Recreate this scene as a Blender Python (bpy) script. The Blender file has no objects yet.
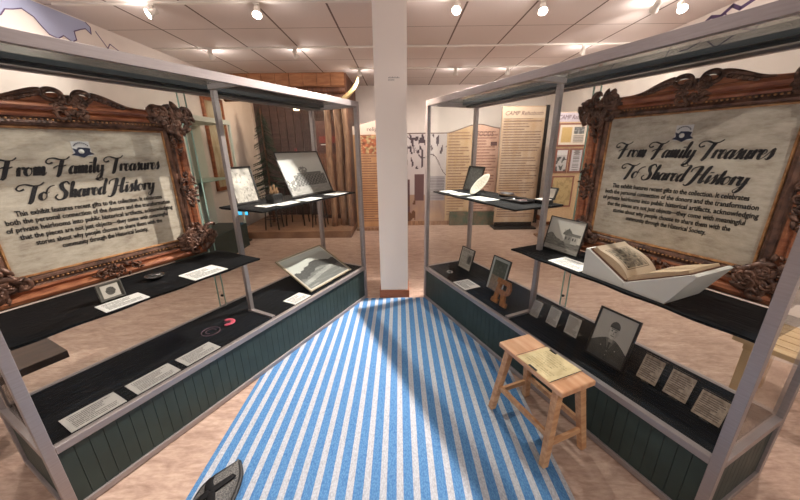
import bpy, bmesh, math, random
from mathutils import Vector, Matrix, noise
random.seed(7)
PI=math.pi
SC=bpy.context.scene
COL=SC.collection
# ------------------------------------------------------------------ materials
_m={}
def lin(c):
    return tuple((x/12.92 if x<=.04045 else ((x+.055)/1.055)**2.4) for x in c)+(1,)
def S(r,g,b): return lin((r/255,g/255,b/255))
def newmat(name):
    m=bpy.data.materials.new(name); m.use_nodes=True
    nt=m.node_tree; b=nt.nodes['Principled BSDF']; return m,nt,b
def mat(name,c,rough=.6,metal=0,var=0,scale=30,c2=None,bump=0,stretch=None,emit=None,spec=.5,detail=3):
    if name in _m: return _m[name]
    m,nt,b=newmat(name)
    b.inputs['Base Color'].default_value=c; b.inputs['Roughness'].default_value=rough
    b.inputs['Metallic'].default_value=metal; b.inputs['Specular IOR Level'].default_value=spec
    if emit: b.inputs['Emission Color'].default_value=c; b.inputs['Emission Strength'].default_value=emit
    tc=nt.nodes.new('ShaderNodeTexCoord'); mp=nt.nodes.new('ShaderNodeMapping')
    nt.links.new(tc.outputs['Object'],mp.inputs[0])
    if stretch: mp.inputs['Scale'].default_value=stretch
    nz=nt.nodes.new('ShaderNodeTexNoise'); nz.inputs['Scale'].default_value=scale; nz.inputs['Detail'].default_value=detail
    nt.links.new(mp.outputs[0],nz.inputs['Vector'])
    if c2 is None and var:
        c2=tuple(max(0,x*(1-var)) for x in c[:3])+(1,)
        c1=tuple(min(1,x*(1+var)) for x in c[:3])+(1,)
    else: c1=c
    if c2:
        r=nt.nodes.new('ShaderNodeValToRGB'); r.color_ramp.elements[0].position=.35; r.color_ramp.elements[1].position=.65
        r.color_ramp.elements[0].color=c2; r.color_ramp.elements[1].color=c1
        nt.links.new(nz.outputs[0],r.inputs[0]); nt.links.new(r.outputs[0],b.inputs['Base Color'])
    if bump:
        bp=nt.nodes.new('ShaderNodeBump'); bp.inputs['Strength'].default_value=bump; bp.inputs['Distance'].default_value=.01
        nt.links.new(nz.outputs[0],bp.inputs['Height']); nt.links.new(bp.outputs[0],b.inputs['Normal'])
    _m[name]=m; return m
def mathn(nt,op,a,b=None,c=None):
    n=nt.nodes.new('ShaderNodeMath'); n.operation=op
    for i,v in enumerate((a,b,c)):
        if v is None: continue
        if isinstance(v,(int,float)): n.inputs[i].default_value=v
        else: nt.links.new(v,n.inputs[i])
    return n.outputs[0]
def mixc(nt,f,a,b):
    n=nt.nodes.new('ShaderNodeMix'); n.data_type='RGBA'
    nt.links.new(f,n.inputs[0]) if not isinstance(f,(int,float)) else setattr(n.inputs[0],'default_value',f)
    for i,v in ((6,a),(7,b)):
        if isinstance(v,tuple): n.inputs[i].default_value=v
        else: nt.links.new(v,n.inputs[i])
    return n.outputs[2]
def glass_mat(name='case glass',tint=(.968,.978,.973,1),refl=.8):
    if name in _m: return _m[name]
    m=bpy.data.materials.new(name); m.use_nodes=True; nt=m.node_tree
    for n in list(nt.nodes): nt.nodes.remove(n)
    o=nt.nodes.new('ShaderNodeOutputMaterial'); t=nt.nodes.new('ShaderNodeBsdfTransparent'); t.inputs[0].default_value=tint
    g=nt.nodes.new('ShaderNodeBsdfGlossy'); g.inputs['Roughness'].default_value=.02; g.inputs[0].default_value=(1,1,1,1)
    lw=nt.nodes.new('ShaderNodeLayerWeight'); lw.inputs[0].default_value=.5
    f=mathn(nt,'MULTIPLY',mathn(nt,'POWER',lw.outputs['Facing'],5.0),refl)
    f=mathn(nt,'ADD',f,.004)
    mx=nt.nodes.new('ShaderNodeMixShader'); nt.links.new(f,mx.inputs[0]); nt.links.new(t.outputs[0],mx.inputs[1]); nt.links.new(g.outputs[0],mx.inputs[2])
    nt.links.new(mx.outputs[0],o.inputs[0]); _m[name]=m; return m
def print_mat(name,base,ink,lines=8,margin=.1,axis='xz',base2=None,density=.62,rough=.7,splith=None):
    """paper with lines of small print, generated coordinates"""
    if name in _m: return _m[name]
    m,nt,b=newmat(name); b.inputs['Roughness'].default_value=rough
    tc=nt.nodes.new('ShaderNodeTexCoord'); sp=nt.nodes.new('ShaderNodeSeparateXYZ'); nt.links.new(tc.outputs['Generated'],sp.inputs[0])
    u=sp.outputs[0]; v=sp.outputs[2 if axis=='xz' else 1]
    vv=mathn(nt,'MULTIPLY',v,float(lines)); fr=mathn(nt,'FRACT',vv); row=mathn(nt,'FLOOR',vv)
    l=mathn(nt,'LESS_THAN',mathn(nt,'ABSOLUTE',mathn(nt,'SUBTRACT',fr,.5)),.24)
    cx=nt.nodes.new('ShaderNodeCombineXYZ'); nt.links.new(mathn(nt,'MULTIPLY',u,lines*5.5),cx.inputs[0]); nt.links.new(mathn(nt,'MULTIPLY',row,7.3),cx.inputs[1])
    nz=nt.nodes.new('ShaderNodeTexNoise'); nz.inputs['Scale'].default_value=1.0; nz.inputs['Detail'].default_value=1; nt.links.new(cx.outputs[0],nz.inputs['Vector'])
    w=mathn(nt,'LESS_THAN',nz.outputs[0],density)
    cr=nt.nodes.new('ShaderNodeCombineXYZ'); nt.links.new(row,cr.inputs[1])
    wn=nt.nodes.new('ShaderNodeTexWhiteNoise'); nt.links.new(cr.outputs[0],wn.inputs[0])
    rm=mathn(nt,'SUBTRACT',1-margin,mathn(nt,'MULTIPLY',mathn(nt,'POWER',wn.outputs[0],3.0),.45))
    mm=mathn(nt,'MULTIPLY',mathn(nt,'GREATER_THAN',u,margin),mathn(nt,'LESS_THAN',u,rm))
    mv=mathn(nt,'MULTIPLY',mathn(nt,'GREATER_THAN',v,margin),mathn(nt,'LESS_THAN',v,1-margin))
    f=mathn(nt,'MULTIPLY',mathn(nt,'MULTIPLY',l,w),mathn(nt,'MULTIPLY',mm,mv))
    n2=nt.nodes.new('ShaderNodeTexNoise'); n2.inputs['Scale'].default_value=5; nt.links.new(tc.outputs['Generated'],n2.inputs['Vector'])
    r=nt.nodes.new('ShaderNodeValToRGB'); r.color_ramp.elements[0].position=.35; r.color_ramp.elements[1].position=.65
    r.color_ramp.elements[0].color=base2 or base; r.color_ramp.elements[1].color=base; nt.links.new(n2.outputs[0],r.inputs[0])
    nt.links.new(mixc(nt,f,r.outputs[0],ink),b.inputs['Base Color'])
    _m[name]=m; return m
def paint_mat():
    if 'paint' in _m: return _m['paint']
    m,nt,b=newmat('photographic print'); b.inputs['Roughness'].default_value=.45
    a=nt.nodes.new('ShaderNodeAttribute'); a.attribute_name='ink'; nt.links.new(a.outputs['Color'],b.inputs['Base Color'])
    _m['paint']=m; return m
# ------------------------------------------------------------------ mesh helper
class MB:
    def __init__(s): s.v=[];s.f=[];s.mi=[];s.sm=[]
    def add(s,v,f,mi=0,smooth=False,M=None):
        o=len(s.v)
        for p in v:
            p=Vector(p); s.v.append(tuple(M@p) if M else tuple(p))
        for q in f: s.f.append([i+o for i in q]); s.mi.append(mi); s.sm.append(smooth)
        return s
    def box(s,a,b,mi=0,M=None):
        x0,y0,z0=a;x1,y1,z1=b
        return s.add([(x0,y0,z0),(x1,y0,z0),(x1,y1,z0),(x0,y1,z0),(x0,y0,z1),(x1,y0,z1),(x1,y1,z1),(x0,y1,z1)],
              [(0,3,2,1),(4,5,6,7),(0,1,5,4),(1,2,6,5),(2,3,7,6),(3,0,4,7)],mi,M=M)
    def bar(s,p,q,w,h=None,w2=None,h2=None,up=(0,0,1),mi=0):
        p=Vector(p);q=Vector(q);h=h or w;w2=w2 or w;h2=h2 or h
        d=(q-p).normalized(); up=Vector(up)
        if abs(d.dot(up))>.98: up=Vector((1,0,0))
        x=d.cross(up).normalized(); y=x.cross(d).normalized()
        v=[]
        for c,ww,hh in((p,w,h),(q,w2,h2)):
            for a,b in((-1,-1),(1,-1),(1,1),(-1,1)): v.append(c+x*a*ww/2+y*b*hh/2)
        return s.add(v,[(0,1,2,3),(7,6,5,4),(0,4,5,1),(1,5,6,2),(2,6,7,3),(3,7,4,0)],mi)
    def tube(s,pts,r,n=8,mi=0,cap=True,M=None,flat=1.0,closed=False):
        pts=[Vector(p) for p in pts]; N=len(pts)
        rr=r if isinstance(r,(list,tuple)) else [r]*N
        v=[];ref=None
        for i,p in enumerate(pts):
            if closed: d=(pts[(i+1)%N]-pts[i-1]).normalized()
            else: d=(pts[min(i+1,N-1)]-pts[max(i-1,0)]).normalized()
            if ref is None:
                ref=Vector((0,0,1)) if abs(d.z)<.9 else Vector((1,0,0))
            x=d.cross(ref); x=x.normalized() if x.length>1e-6 else Vector((1,0,0)); y=x.cross(d).normalized(); ref=y
            for k in range(n):
                a=2*PI*k/n; v.append(p+x*math.cos(a)*rr[i]+y*math.sin(a)*rr[i]*flat)
        f=[]
        for i in range(N if closed else N-1):
            j=(i+1)%N
            for k in range(n): f.append((i*n+k,i*n+(k+1)%n,j*n+(k+1)%n,j*n+k))
        if cap and not closed: f.append(tuple(range(n))[::-1]); f.append(tuple((N-1)*n+k for k in range(n)))
        return s.add(v,f,mi,True,M)
    def lathe(s,prof,n=24,mi=0,M=None,smooth=True):
        v=[];f=[]
        for r,z in prof:
            for k in range(n): a=2*PI*k/n; v.append((r*math.cos(a),r*math.sin(a),z))
        for i in range(len(prof)-1):
            for k in range(n): f.append((i*n+k,i*n+(k+1)%n,(i+1)*n+(k+1)%n,(i+1)*n+k))
        if prof[0][0]>1e-5: f.append(tuple(range(n))[::-1])
        if prof[-1][0]>1e-5: f.append(tuple((len(prof)-1)*n+k for k in range(n)))
        return s.add(v,f,mi,smooth,M)
    def blob(s,c,r,M=None,n=8,mi=0):
        rx,ry,rz=r if isinstance(r,(list,tuple)) else (r,r,r)
        prof=[]; v=[];f=[];m=n//2+1
        for i in range(m+1):
            t=PI*i/m
            for k in range(n):
                a=2*PI*k/n; v.append((c[0]+rx*math.sin(t)*math.cos(a),c[1]+ry*math.sin(t)*math.sin(a),c[2]-rz*math.cos(t)))
        for i in range(m):
            for k in range(n): f.append((i*n+k,i*n+(k+1)%n,(i+1)*n+(k+1)%n,(i+1)*n+k))
        return s.add(v,f,mi,True,M)
    def prism(s,pts,z0,z1,mi=0,M=None):
        """polygon in xy extruded z0..z1"""
        n=len(pts)
        v=[(x,y,z0) for x,y in pts]+[(x,y,z1) for x,y in pts]
        f=[tuple(range(n))[::-1],tuple(range(n,2*n))]+[(i,(i+1)%n,n+(i+1)%n,n+i) for i in range(n)]
        return s.add(v,f,mi,M=M)
    def build(s,name,mats,parent=None,loc=None,rot=None,bevel=0,seg=2,recalc=True):
        me=bpy.data.meshes.new(name); me.from_pydata(s.v,[],s.f)
        for m in (mats if isinstance(mats,(list,tuple)) else [mats]): me.materials.append(m)
        for p,mi,sm in zip(me.polygons,s.mi,s.sm): p.material_index=mi; p.use_smooth=sm
        if recalc:
            bm=bmesh.new(); bm.from_mesh(me); bmesh.ops.recalc_face_normals(bm,faces=bm.faces); bm.to_mesh(me); bm.free()
        me.update()
        o=bpy.data.objects.new(name,me); COL.objects.link(o)
        if parent: o.parent=parent
        if loc: o.location=loc
        if rot: o.rotation_euler=rot
        if bevel:
            b=o.modifiers.new('bevel','BEVEL'); b.width=bevel; b.segments=seg; b.limit_method='ANGLE'
        return o
XZ=Matrix(((1,0,0,0),(0,0,1,0),(0,1,0,0),(0,0,0,1)))   # (x,y,z)->(x,z,y): polygon in xz, extruded along y
def YZ(x=0): return Matrix(((0,0,1,0),(1,0,0,0),(0,1,0,0),(0,0,0,1)))  # polygon (a,b)->(y,z), extruded along x
def tag(o,label=None,cat=None,group=None,kind=None):
    if label: o['label']=label
    if cat: o['category']=cat
    if group: o['group']=group
    if kind: o['kind']=kind
    return o
def thing(name,label,cat,loc=(0,0,0),rz=0,group=None,rx=0):
    o=bpy.data.objects.new(name,None); o.empty_display_size=.05; COL.objects.link(o)
    o.location=loc; o.rotation_euler=(rx,0,rz); return tag(o,label,cat,group)
def struct(o): o['kind']='structure'; return o
def picture(name,w,h,nx,ny,fn,parent,y=0,flat=False,z0=0,x0=None,mat_=None):
    """a printed sheet (own thickness 1 mm) whose ink is a coloured grid; faces -y, stands in xz from z0"""
    me=bpy.data.meshes.new(name); v=[];f=[];cols=[]
    x0=-w/2 if x0 is None else x0
    for j in range(ny+1):
        for i in range(nx+1): v.append((x0+w*i/nx,0,z0+h*j/ny))
    for j in range(ny):
        for i in range(nx):
            a=j*(nx+1)+i; f.append((a,a+1,a+nx+2,a+nx+1)); c=fn((i+.5)/nx,(j+.5)/ny)
            if not isinstance(c,tuple): c=(c,c,c)
            cols.append(tuple(min(1,max(0,k)) for k in c[:3]))
    if flat: v=[(a,c,0) for a,b,c in v]
    me.from_pydata(v,[],f); me.materials.append(mat_ or paint_mat())
    ca=me.color_attributes.new('ink','FLOAT_COLOR','CORNER')
    for p,c in zip(me.polygons,cols):
        for li in p.loop_indices: ca.data[li].color=c+(1,)
    o=bpy.data.objects.new(name,me); COL.objects.link(o); o.parent=parent
    o.location=(0,0,y) if flat else (0,y,0)
    sd=o.modifiers.new('sheet','SOLIDIFY'); sd.thickness=.001; sd.offset=-1
    return o
def nz(x,y,s=1,o=0): return noise.noise(Vector((x*s,y*s,o)))
def sep(g,t=(1.0,.93,.83)): return tuple(max(0,g)*k for k in t)
def sm(a,b,x):
    t=min(1,max(0,(x-a)/(b-a))); return t*t*(3-2*t)
_fn=[0]
def text(body,size,parent,loc,m,rot=(PI/2,0,0),align='CENTER',name='lettering',shear=0,width=None,depth=.0006,bold=0,spacing=1):
    c=bpy.data.curves.new(name,'FONT'); c.body=body; c.size=size; c.align_x=align; c.extrude=depth; c.shear=shear; c.offset=bold; c.resolution_u=2; c.space_line=spacing
    t=bpy.data.objects.new(name,c); COL.objects.link(t)
    dg=bpy.context.evaluated_depsgraph_get(); me=bpy.data.meshes.new_from_object(t.evaluated_get(dg))
    bpy.data.objects.remove(t); me.materials.clear(); me.materials.append(m)
    if width:
        xs=[v.co.x for v in me.vertices]; k=width/(max(xs)-min(xs))
        for v in me.vertices: v.co.x*=k
    o=bpy.data.objects.new(name,me); COL.objects.link(o); o.parent=parent; o.location=loc; o.rotation_euler=rot
    return o
# ------------------------------------------------------------------ colours
alu=mat('brushed aluminium',S(160,152,152),.40,.5,var=.06,scale=12,stretch=(1,1,12))
alud=mat('dark grey metal',S(74,80,84),.35,.6)
green=mat('dark green painted beadboard',S(44,60,57),.55,var=.12,scale=9,bump=.1)
black=mat('black cloth',(.0022,.0023,.0030,1),.75,c2=(.0055,.006,.008,1),scale=6,bump=1.0,stretch=(1.0,10,1),spec=.16,detail=6)
glass=glass_mat(); roofglass=glass_mat('roof glass',(.60,.62,.615,1),.8)
white=mat('white card',S(236,233,228),.7)
wallm=mat('warm white painted wall',S(228,218,210),.8,var=.03,scale=6,bump=.05)
darkwood=mat('dark frame wood',(.015,.011,.01,1),.4)
# ------------------------------------------------------------------ camera
H=1.5
cam=bpy.data.cameras.new('camera'); co=bpy.data.objects.new('camera',cam); COL.objects.link(co); SC.camera=co
cam.sensor_width=36; cam.lens=36*315.677/800; cam.clip_start=.02
co.matrix_world=Matrix.Translation((0,0,H))@Matrix.Rotation(PI/2-.3112,4,'X')@Matrix.Rotation(-.0122,4,'Z')
# ------------------------------------------------------------------ room
CZ=2.7
def floor_mat():
    m,nt,b=newmat('travertine look vinyl'); tc=nt.nodes.new('ShaderNodeTexCoord'); mp=nt.nodes.new('ShaderNodeMapping'); mp.inputs['Scale'].default_value=(1.0,3.0,1); mp.inputs['Rotation'].default_value=(0,0,.15)
    nt.links.new(tc.outputs['Object'],mp.inputs[0])
    n1=nt.nodes.new('ShaderNodeTexNoise'); n1.inputs['Scale'].default_value=5.5; n1.inputs['Detail'].default_value=9; n1.inputs['Roughness'].default_value=.65; n1.inputs['Distortion'].default_value=.6
    n2=nt.nodes.new('ShaderNodeTexNoise'); n2.inputs['Scale'].default_value=22; n2.inputs['Detail'].default_value=5
    nt.links.new(mp.outputs[0],n1.inputs['Vector']); nt.links.new(mp.outputs[0],n2.inputs['Vector'])
    r=nt.nodes.new('ShaderNodeValToRGB'); e=r.color_ramp.elements; e[0].position=.32; e[0].color=S(160,134,120); e[1].position=.68; e[1].color=S(204,180,164)
    x=e.new(.5); x.color=S(186,160,144)
    nt.links.new(n1.outputs[0],r.inputs[0])
    r2=nt.nodes.new('ShaderNodeValToRGB'); r2.color_ramp.elements[0].position=.3; r2.color_ramp.elements[0].color=(.78,.74,.72,1); r2.color_ramp.elements[1].position=.6; r2.color_ramp.elements[1].color=(1,1,1,1)
    nt.links.new(n2.outputs[0],r2.inputs[0])
    mx=nt.nodes.new('ShaderNodeMix'); mx.data_type='RGBA'; mx.blend_type='MULTIPLY'; mx.inputs[0].default_value=1
    nt.links.new(r.outputs[0],mx.inputs[6]); nt.links.new(r2.outputs[0],mx.inputs[7])
    nt.links.new(mx.outputs[2],b.inputs['Base Color']); b.inputs['Roughness'].default_value=.42; return m
def ceil_mat():
    m,nt,b=newmat('ceiling tiles'); tc=nt.nodes.new('ShaderNodeTexCoord'); sp=nt.nodes.new('ShaderNodeSeparateXYZ'); nt.links.new(tc.outputs['Object'],sp.inputs[0])
    def ln(v,per,off,w):
        a=mathn(nt,'FRACT',mathn(nt,'ADD',mathn(nt,'DIVIDE',mathn(nt,'SUBTRACT',v,off),per),.5))
        return mathn(nt,'LESS_THAN',mathn(nt,'ABSOLUTE',mathn(nt,'SUBTRACT',a,.5)),w/per/2)
    f=mathn(nt,'MAXIMUM',ln(sp.outputs[0],.61,0,.018),ln(sp.outputs[1],.62,3.2,.008))
    n1=nt.nodes.new('ShaderNodeTexNoise'); n1.inputs['Scale'].default_value=120; nt.links.new(tc.outputs['Object'],n1.inputs['Vector'])
    base=mixc(nt,n1.outputs[0],S(212,202,198),S(228,218,213))
    nt.links.new(mixc(nt,f,base,S(108,92,86)),b.inputs['Base Color']); b.inputs['Roughness'].default_value=.85
    return m
YN,YF=-2.2,7.0
XL,XR=-3.0,3.0
struct(MB().box((XL-.1,YN,-.1),(XR+.1,YF+.1,0)).build('floor',floor_mat()))
struct(MB().box((XL-.1,YN,CZ),(XR+.1,YF+.1,CZ+.1)).build('ceiling',ceil_mat()))
wl=struct(MB().box((XL-.1,YN,0),(XL,YF,CZ)).build('wall_left',wallm))
wr=struct(MB().box((XR,YN,0),(XR+.1,YF,CZ)).build('wall_right',wallm))
struct(MB().box((XL-.1,YF,0),(XR+.1,YF+.1,CZ)).build('wall_back',wallm))
bw=mat('orange brown wood trim',S(150,88,56),.5,var=.15,scale=20,stretch=(1,1,8))
struct(MB().box((XL,3.2,0),(XL+.015,5.45,.1)).build('baseboard_left',bw))
struct(MB().box((XR-.015,2,0),(XR,YF-.02,.1)).build('baseboard_right',bw))
struct(MB().box((-.84,YF-.015,0),(XR-.015,YF,.1)).build('baseboard_back',bw))
# column
colo=thing('square_column','white square column rising from the floor between the two glass cases','column',(-.063,3.175,0))
colo['kind']='structure'
MB().box((-.142,-.14,0),(.142,.14,CZ)).build('shaft',mat('column paint',S(238,226,216),.75,bump=.15,scale=25),colo)
MB().box((-.155,-.153,0),(.155,.153,.085)).build('base_trim',bw,colo,bevel=.004)
_cl=MB()
for i in range(9): _cl.box((-.02+i*.011,-.1415,2.075),(-.013+i*.011,-.1405,2.083+.004*(i%2)))
for i in range(5): _cl.box((-.02+i*.011,-.1415,2.058),(-.013+i*.011,-.1405,2.066))
_cl.build('small_lettering',mat('grey lettering',S(150,140,132),.7),colo)
# wall murals: flat painted shapes, 1 mm proud of the wall
pal=mat('pale blue mural paint',S(172,178,206),.8); pur=mat('purple outline paint',S(96,76,112),.8); brn=mat('dark maroon mural paint',S(74,46,54),.8)
def squig(mb,pts,w,x,side):
    for (a,b),(c,d) in zip(pts,pts[1:]):
        q=Vector((x,(a+c)/2,(b+d)/2)); L=math.hypot(c-a,d-b); an=math.atan2(d-b,c-a)
        mb.box((-.001,-L/2-w*.3,-w/2),(.001,L/2+w*.3,w/2),M=Matrix.Translation(q)@Matrix.Rotation(an,4,'X'))
sea=[(1.9,2.68),(2.6,2.69),(3.12,2.69),(3.57,2.69),(3.61,2.66),(3.6,2.6),(3.55,2.63),(3.5,2.61),(3.42,2.57),(3.42,2.5),(3.37,2.47),(3.3,2.5),(3.24,2.46),(3.17,2.47),(3.12,2.52),(3.08,2.57),(3.0,2.6),(2.93,2.57),(2.87,2.55),(2.83,2.5),(2.7,2.42),(2.55,2.44),(2.3,2.36),(2.05,2.3),(1.9,2.4)]
MB().prism(sea,XL,XL+.002,M=YZ()).build('mural',pal,wl)
q=MB(); squig(q,sea[3:],.008,XL+.003,1); squig(q,[(3.66,2.64),(3.76,2.52),(3.8,2.57),(3.9,2.53)],.008,XL+.003,1); squig(q,[(4.3,2.45),(4.5,2.5),(4.55,2.42)],.008,XL+.003,1)
q.build('mural_outline',pur,wl)
q=MB(); squig(q,[(4.6,2.66),(4.45,2.67),(4.3,2.66),(4.15,2.68),(4.02,2.62),(3.96,2.66)],.045,XR-.002,1); squig(q,[(3.97,2.66),(3.92,2.56),(3.86,2.6)],.01,XR-.002,1)
q.build('mural',brn,wr)
q=MB(); squig(q,[(3.62,2.62),(3.54,2.66),(3.44,2.63),(3.34,2.68),(3.26,2.63),(3.15,2.66)],.03,XR-.002,1); squig(q,[(3.4,2.64),(3.3,2.54),(3.2,2.5),(3.05,2.56),(2.9,2.45)],.012,XR-.002,1)
for k in range(8): squig(q,[(2.6+k*.33,2.5+.1*math.sin(k*2)),(2.75+k*.33,2.4+.1*math.sin(k*3)),(2.85+k*.33,2.45)],.012,XR-.002,1)
q.build('mural_outline',pur,wr)
# ------------------------------------------------------------------ rug
def rug_mat():
    m,nt,b=newmat('blue and white woven stripes'); tc=nt.nodes.new('ShaderNodeTexCoord'); sp=nt.nodes.new('ShaderNodeSeparateXYZ'); nt.links.new(tc.outputs['Object'],sp.inputs[0])
    a=mathn(nt,'FRACT',mathn(nt,'ADD',mathn(nt,'DIVIDE',mathn(nt,'SUBTRACT',sp.outputs[0],.0945),.0772),.5))
    f=mathn(nt,'LESS_THAN',mathn(nt,'ABSOLUTE',mathn(nt,'SUBTRACT',a,.5)),.205)
    n=nt.nodes.new('ShaderNodeTexVoronoi'); n.inputs['Scale'].default_value=150; mp=nt.nodes.new('ShaderNodeMapping'); mp.inputs['Scale'].default_value=(1,.6,1)
    nt.links.new(tc.outputs['Object'],mp.inputs[0]); nt.links.new(mp.outputs[0],n.inputs['Vector'])
    wh=mixc(nt,n.outputs['Distance'],S(192,196,204),S(150,155,164)); bl=mixc(nt,n.outputs['Distance'],S(92,144,190),S(50,100,156))
    nt.links.new(mixc(nt,f,bl,wh),b.inputs['Base Color']); b.inputs['Roughness'].default_value=.85
    bp=nt.nodes.new('ShaderNodeBump'); bp.inputs['Strength'].default_value=.4; bp.inputs['Distance'].default_value=.004; nt.links.new(n.outputs['Distance'],bp.inputs['Height']); nt.links.new(bp.outputs[0],b.inputs['Normal'])
    return m
rug=MB().box((-.8725,-1.9,0),(.8725,1.9,.005)).build('striped_rug',rug_mat(),loc=(-.1075,1.11,0))
tag(rug,'long woven runner rug with blue and grey-white lengthwise stripes on the floor','rug')
# ------------------------------------------------------------------ display cases
L0=Vector((-.3478,3.04,0)); R0=Vector((.2415,3.0261,0)); AL=PI/2-.4769; AR=.4174-PI/2
SL,D,HT,HB=2.356,.55,1.89,.35
def beadboard(mb,p0,p1,z0,z1,nrm,step=.05,th=.012):
    p0=Vector(p0);p1=Vector(p1);n=Vector(nrm);L=(p1-p0).length;d=(p1-p0)/L;k=max(1,round(L/step))
    for i in range(k):
        a=p0+d*(L*i/k+.0011);b=p0+d*(L*(i+1)/k-.0011)
        q=[a,b,b-n*th,a-n*th]
        mb.add([(*v[:2],z0) for v in q]+[(*v[:2],z1) for v in q],[(0,1,2,3),(4,5,6,7),(0,1,5,4),(1,2,6,5),(2,3,7,6),(3,0,4,7)])
    a=p0-n*(th*.5);b=p1-n*(th*.5);q=[a,b,b-n*th,a-n*th]
    mb.add([(*v[:2],z0) for v in q]+[(*v[:2],z1) for v in q],[(0,1,2,3),(4,5,6,7),(0,1,5,4),(1,2,6,5),(2,3,7,6),(3,0,4,7)])
def case(side,label):
    o0,ang=(L0,AL) if side=='L' else (R0,AR)
    sg=-1 if side=='L' else 1          # local x of a point at run s is sg*s ; local +y = back of the case
    c=thing('display_case',label,'display case',(o0.x,o0.y,0.0055),ang,'glass and aluminium display cases')
    X=lambda s: sg*s
    def b(mb,s0,t0,z0,s1,t1,z1,mi=0): return mb.box((min(X(s0),X(s1)),t0,z0),(max(X(s0),X(s1)),t1,z1),mi)
    pw=.036
    bp=MB(); beadboard(bp,(X(pw),.012,0),(X(SL-pw),.012,0),.03,HB-.034,(0,-1,0)); bp.build('front_base_panel',green,c)
    for s,nn in ((SL,sg),(0,-sg)):
        bp=MB(); beadboard(bp,(X(s)-nn*.012,pw,0),(X(s)-nn*.012,D-pw,0),.03,HB-.034,(nn,0,0),.05); bp.build('end_base_panel',green,c)
    bp=MB(); b(bp,pw,D-.014,.03,SL-pw,D-.004,HB-.034); bp.build('back_base_panel',green,c)
    # rails
    for z0,z1,nm in ((.0,.03,'bottom_rail'),(HB-.034,HB,'middle_rail'),(HT-.045,HT,'top_rail')):
        r=MB()
        b(r,pw,0,z0,SL-pw,.03,z1); b(r,pw,D-.03,z0,SL-pw,D,z1); b(r,SL-.03,pw,z0,SL,D-pw,z1); b(r,0,pw,z0,.03,D-pw,z1)
        r.build(nm,alu,c,bevel=.002)
    for s in (0,SL-pw):
        for t in (0,D-pw):
            p=MB(); b(p,s,t,0,s+pw,t+pw,HT); p.build('corner_post',alu,c,bevel=.002)
    p=MB(); b(p,1.15,.255,HB+.008,1.18,.285,HT-.046); p.build('middle_post',alu,c,bevel=.002)
    p=MB(); b(p,1.155,.031,HB-.004,1.185,.285,HB+.012); p.build('cross_rail',alu,c,bevel=.002)
    p=MB(); b(p,1.15,.031,HT-.04,1.18,.30,HT-.012); p.build('roof_cross_rail',alu,c)
    # deck
    p=MB(); b(p,.031,.031,HB-.03,SL-.031,D-.031,HB-.002); p.build('deck',black,c)
    # dark grey strip panel under the back of the roof
    p=MB(); b(p,.04,.36,HT-.03,SL-.04,D-.031,HT-.008); b(p,.04,.40,HT-.045,SL-.04,.44,HT-.03); p.build('roof_strip_panel',alud,c)
    # glass
    g=.006
    p=MB(); b(p,pw,.012,HB,SL-pw,.012+g,HT-.045); p.build('front_pane',glass,c)
    p=MB(); b(p,.012,pw,HB,.012+g,D-pw,HT-.045); p.build('end_pane',glass,c)
    p=MB(); b(p,SL-.018,pw,HB,SL-.012,D-pw,HT-.045); p.build('end_pane',glass,c)
    p=MB(); b(p,.031,.031,HT-.008,SL-.031,D-.031,HT-.003); p.build('roof_pane',roofglass,c)
    for s0,s1,t in ((pw,1.23,D-.012),(1.19,SL-pw,D-.022)):
        p=MB(); b(p,s0,t,HB,s1,t+.005,HT-.045); dd=p.build('sliding_door_pane',glass,c)
        e=1.23 if s0<1 else 1.19
        q=MB(); b(q,e-.003,t-.001,HB,e+.003,t+.006,HT-.045); q.build('polished_edge',mat('glass edge green',S(150,186,176),.3),dd)
    q=MB().lathe([(.009,0),(.009,.012),(.005,.014)],12); q.build('door_lock',darkwood,c,loc=(X(1.215),D-.026,.44),rot=(PI/2,0,0))
    # shelf brackets
    for s in (.06,1.08):
        q=MB(); b(q,s,.26,1.085,s+.02,D-.036,1.099); q.build('shelf_bracket',darkwood,c)
    for s in (1.21,2.2):
        q=MB(); b(q,s,.26,.795 if side=='R' else .78,s+.02,D-.036,.809 if side=='R' else .794); q.build('shelf_bracket',darkwood,c)
    return c
case('L','long glass case with dark green base standing left of the white column')
case('R','long glass case with dark green base standing right of the white column behind the stool')
class Side:
    def __init__(s,o,ang,sg): s.o=o;s.ang=ang;s.sg=sg
    def w(s,S_,t,z):
        x=s.sg*S_; c,n=math.cos(s.ang),math.sin(s.ang)
        return (s.o.x+c*x-n*t, s.o.y+n*x+c*t, z)
LS=Side(L0,AL,-1); RS=Side(R0,AR,1)
DZ=.3545      # deck surface
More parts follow.
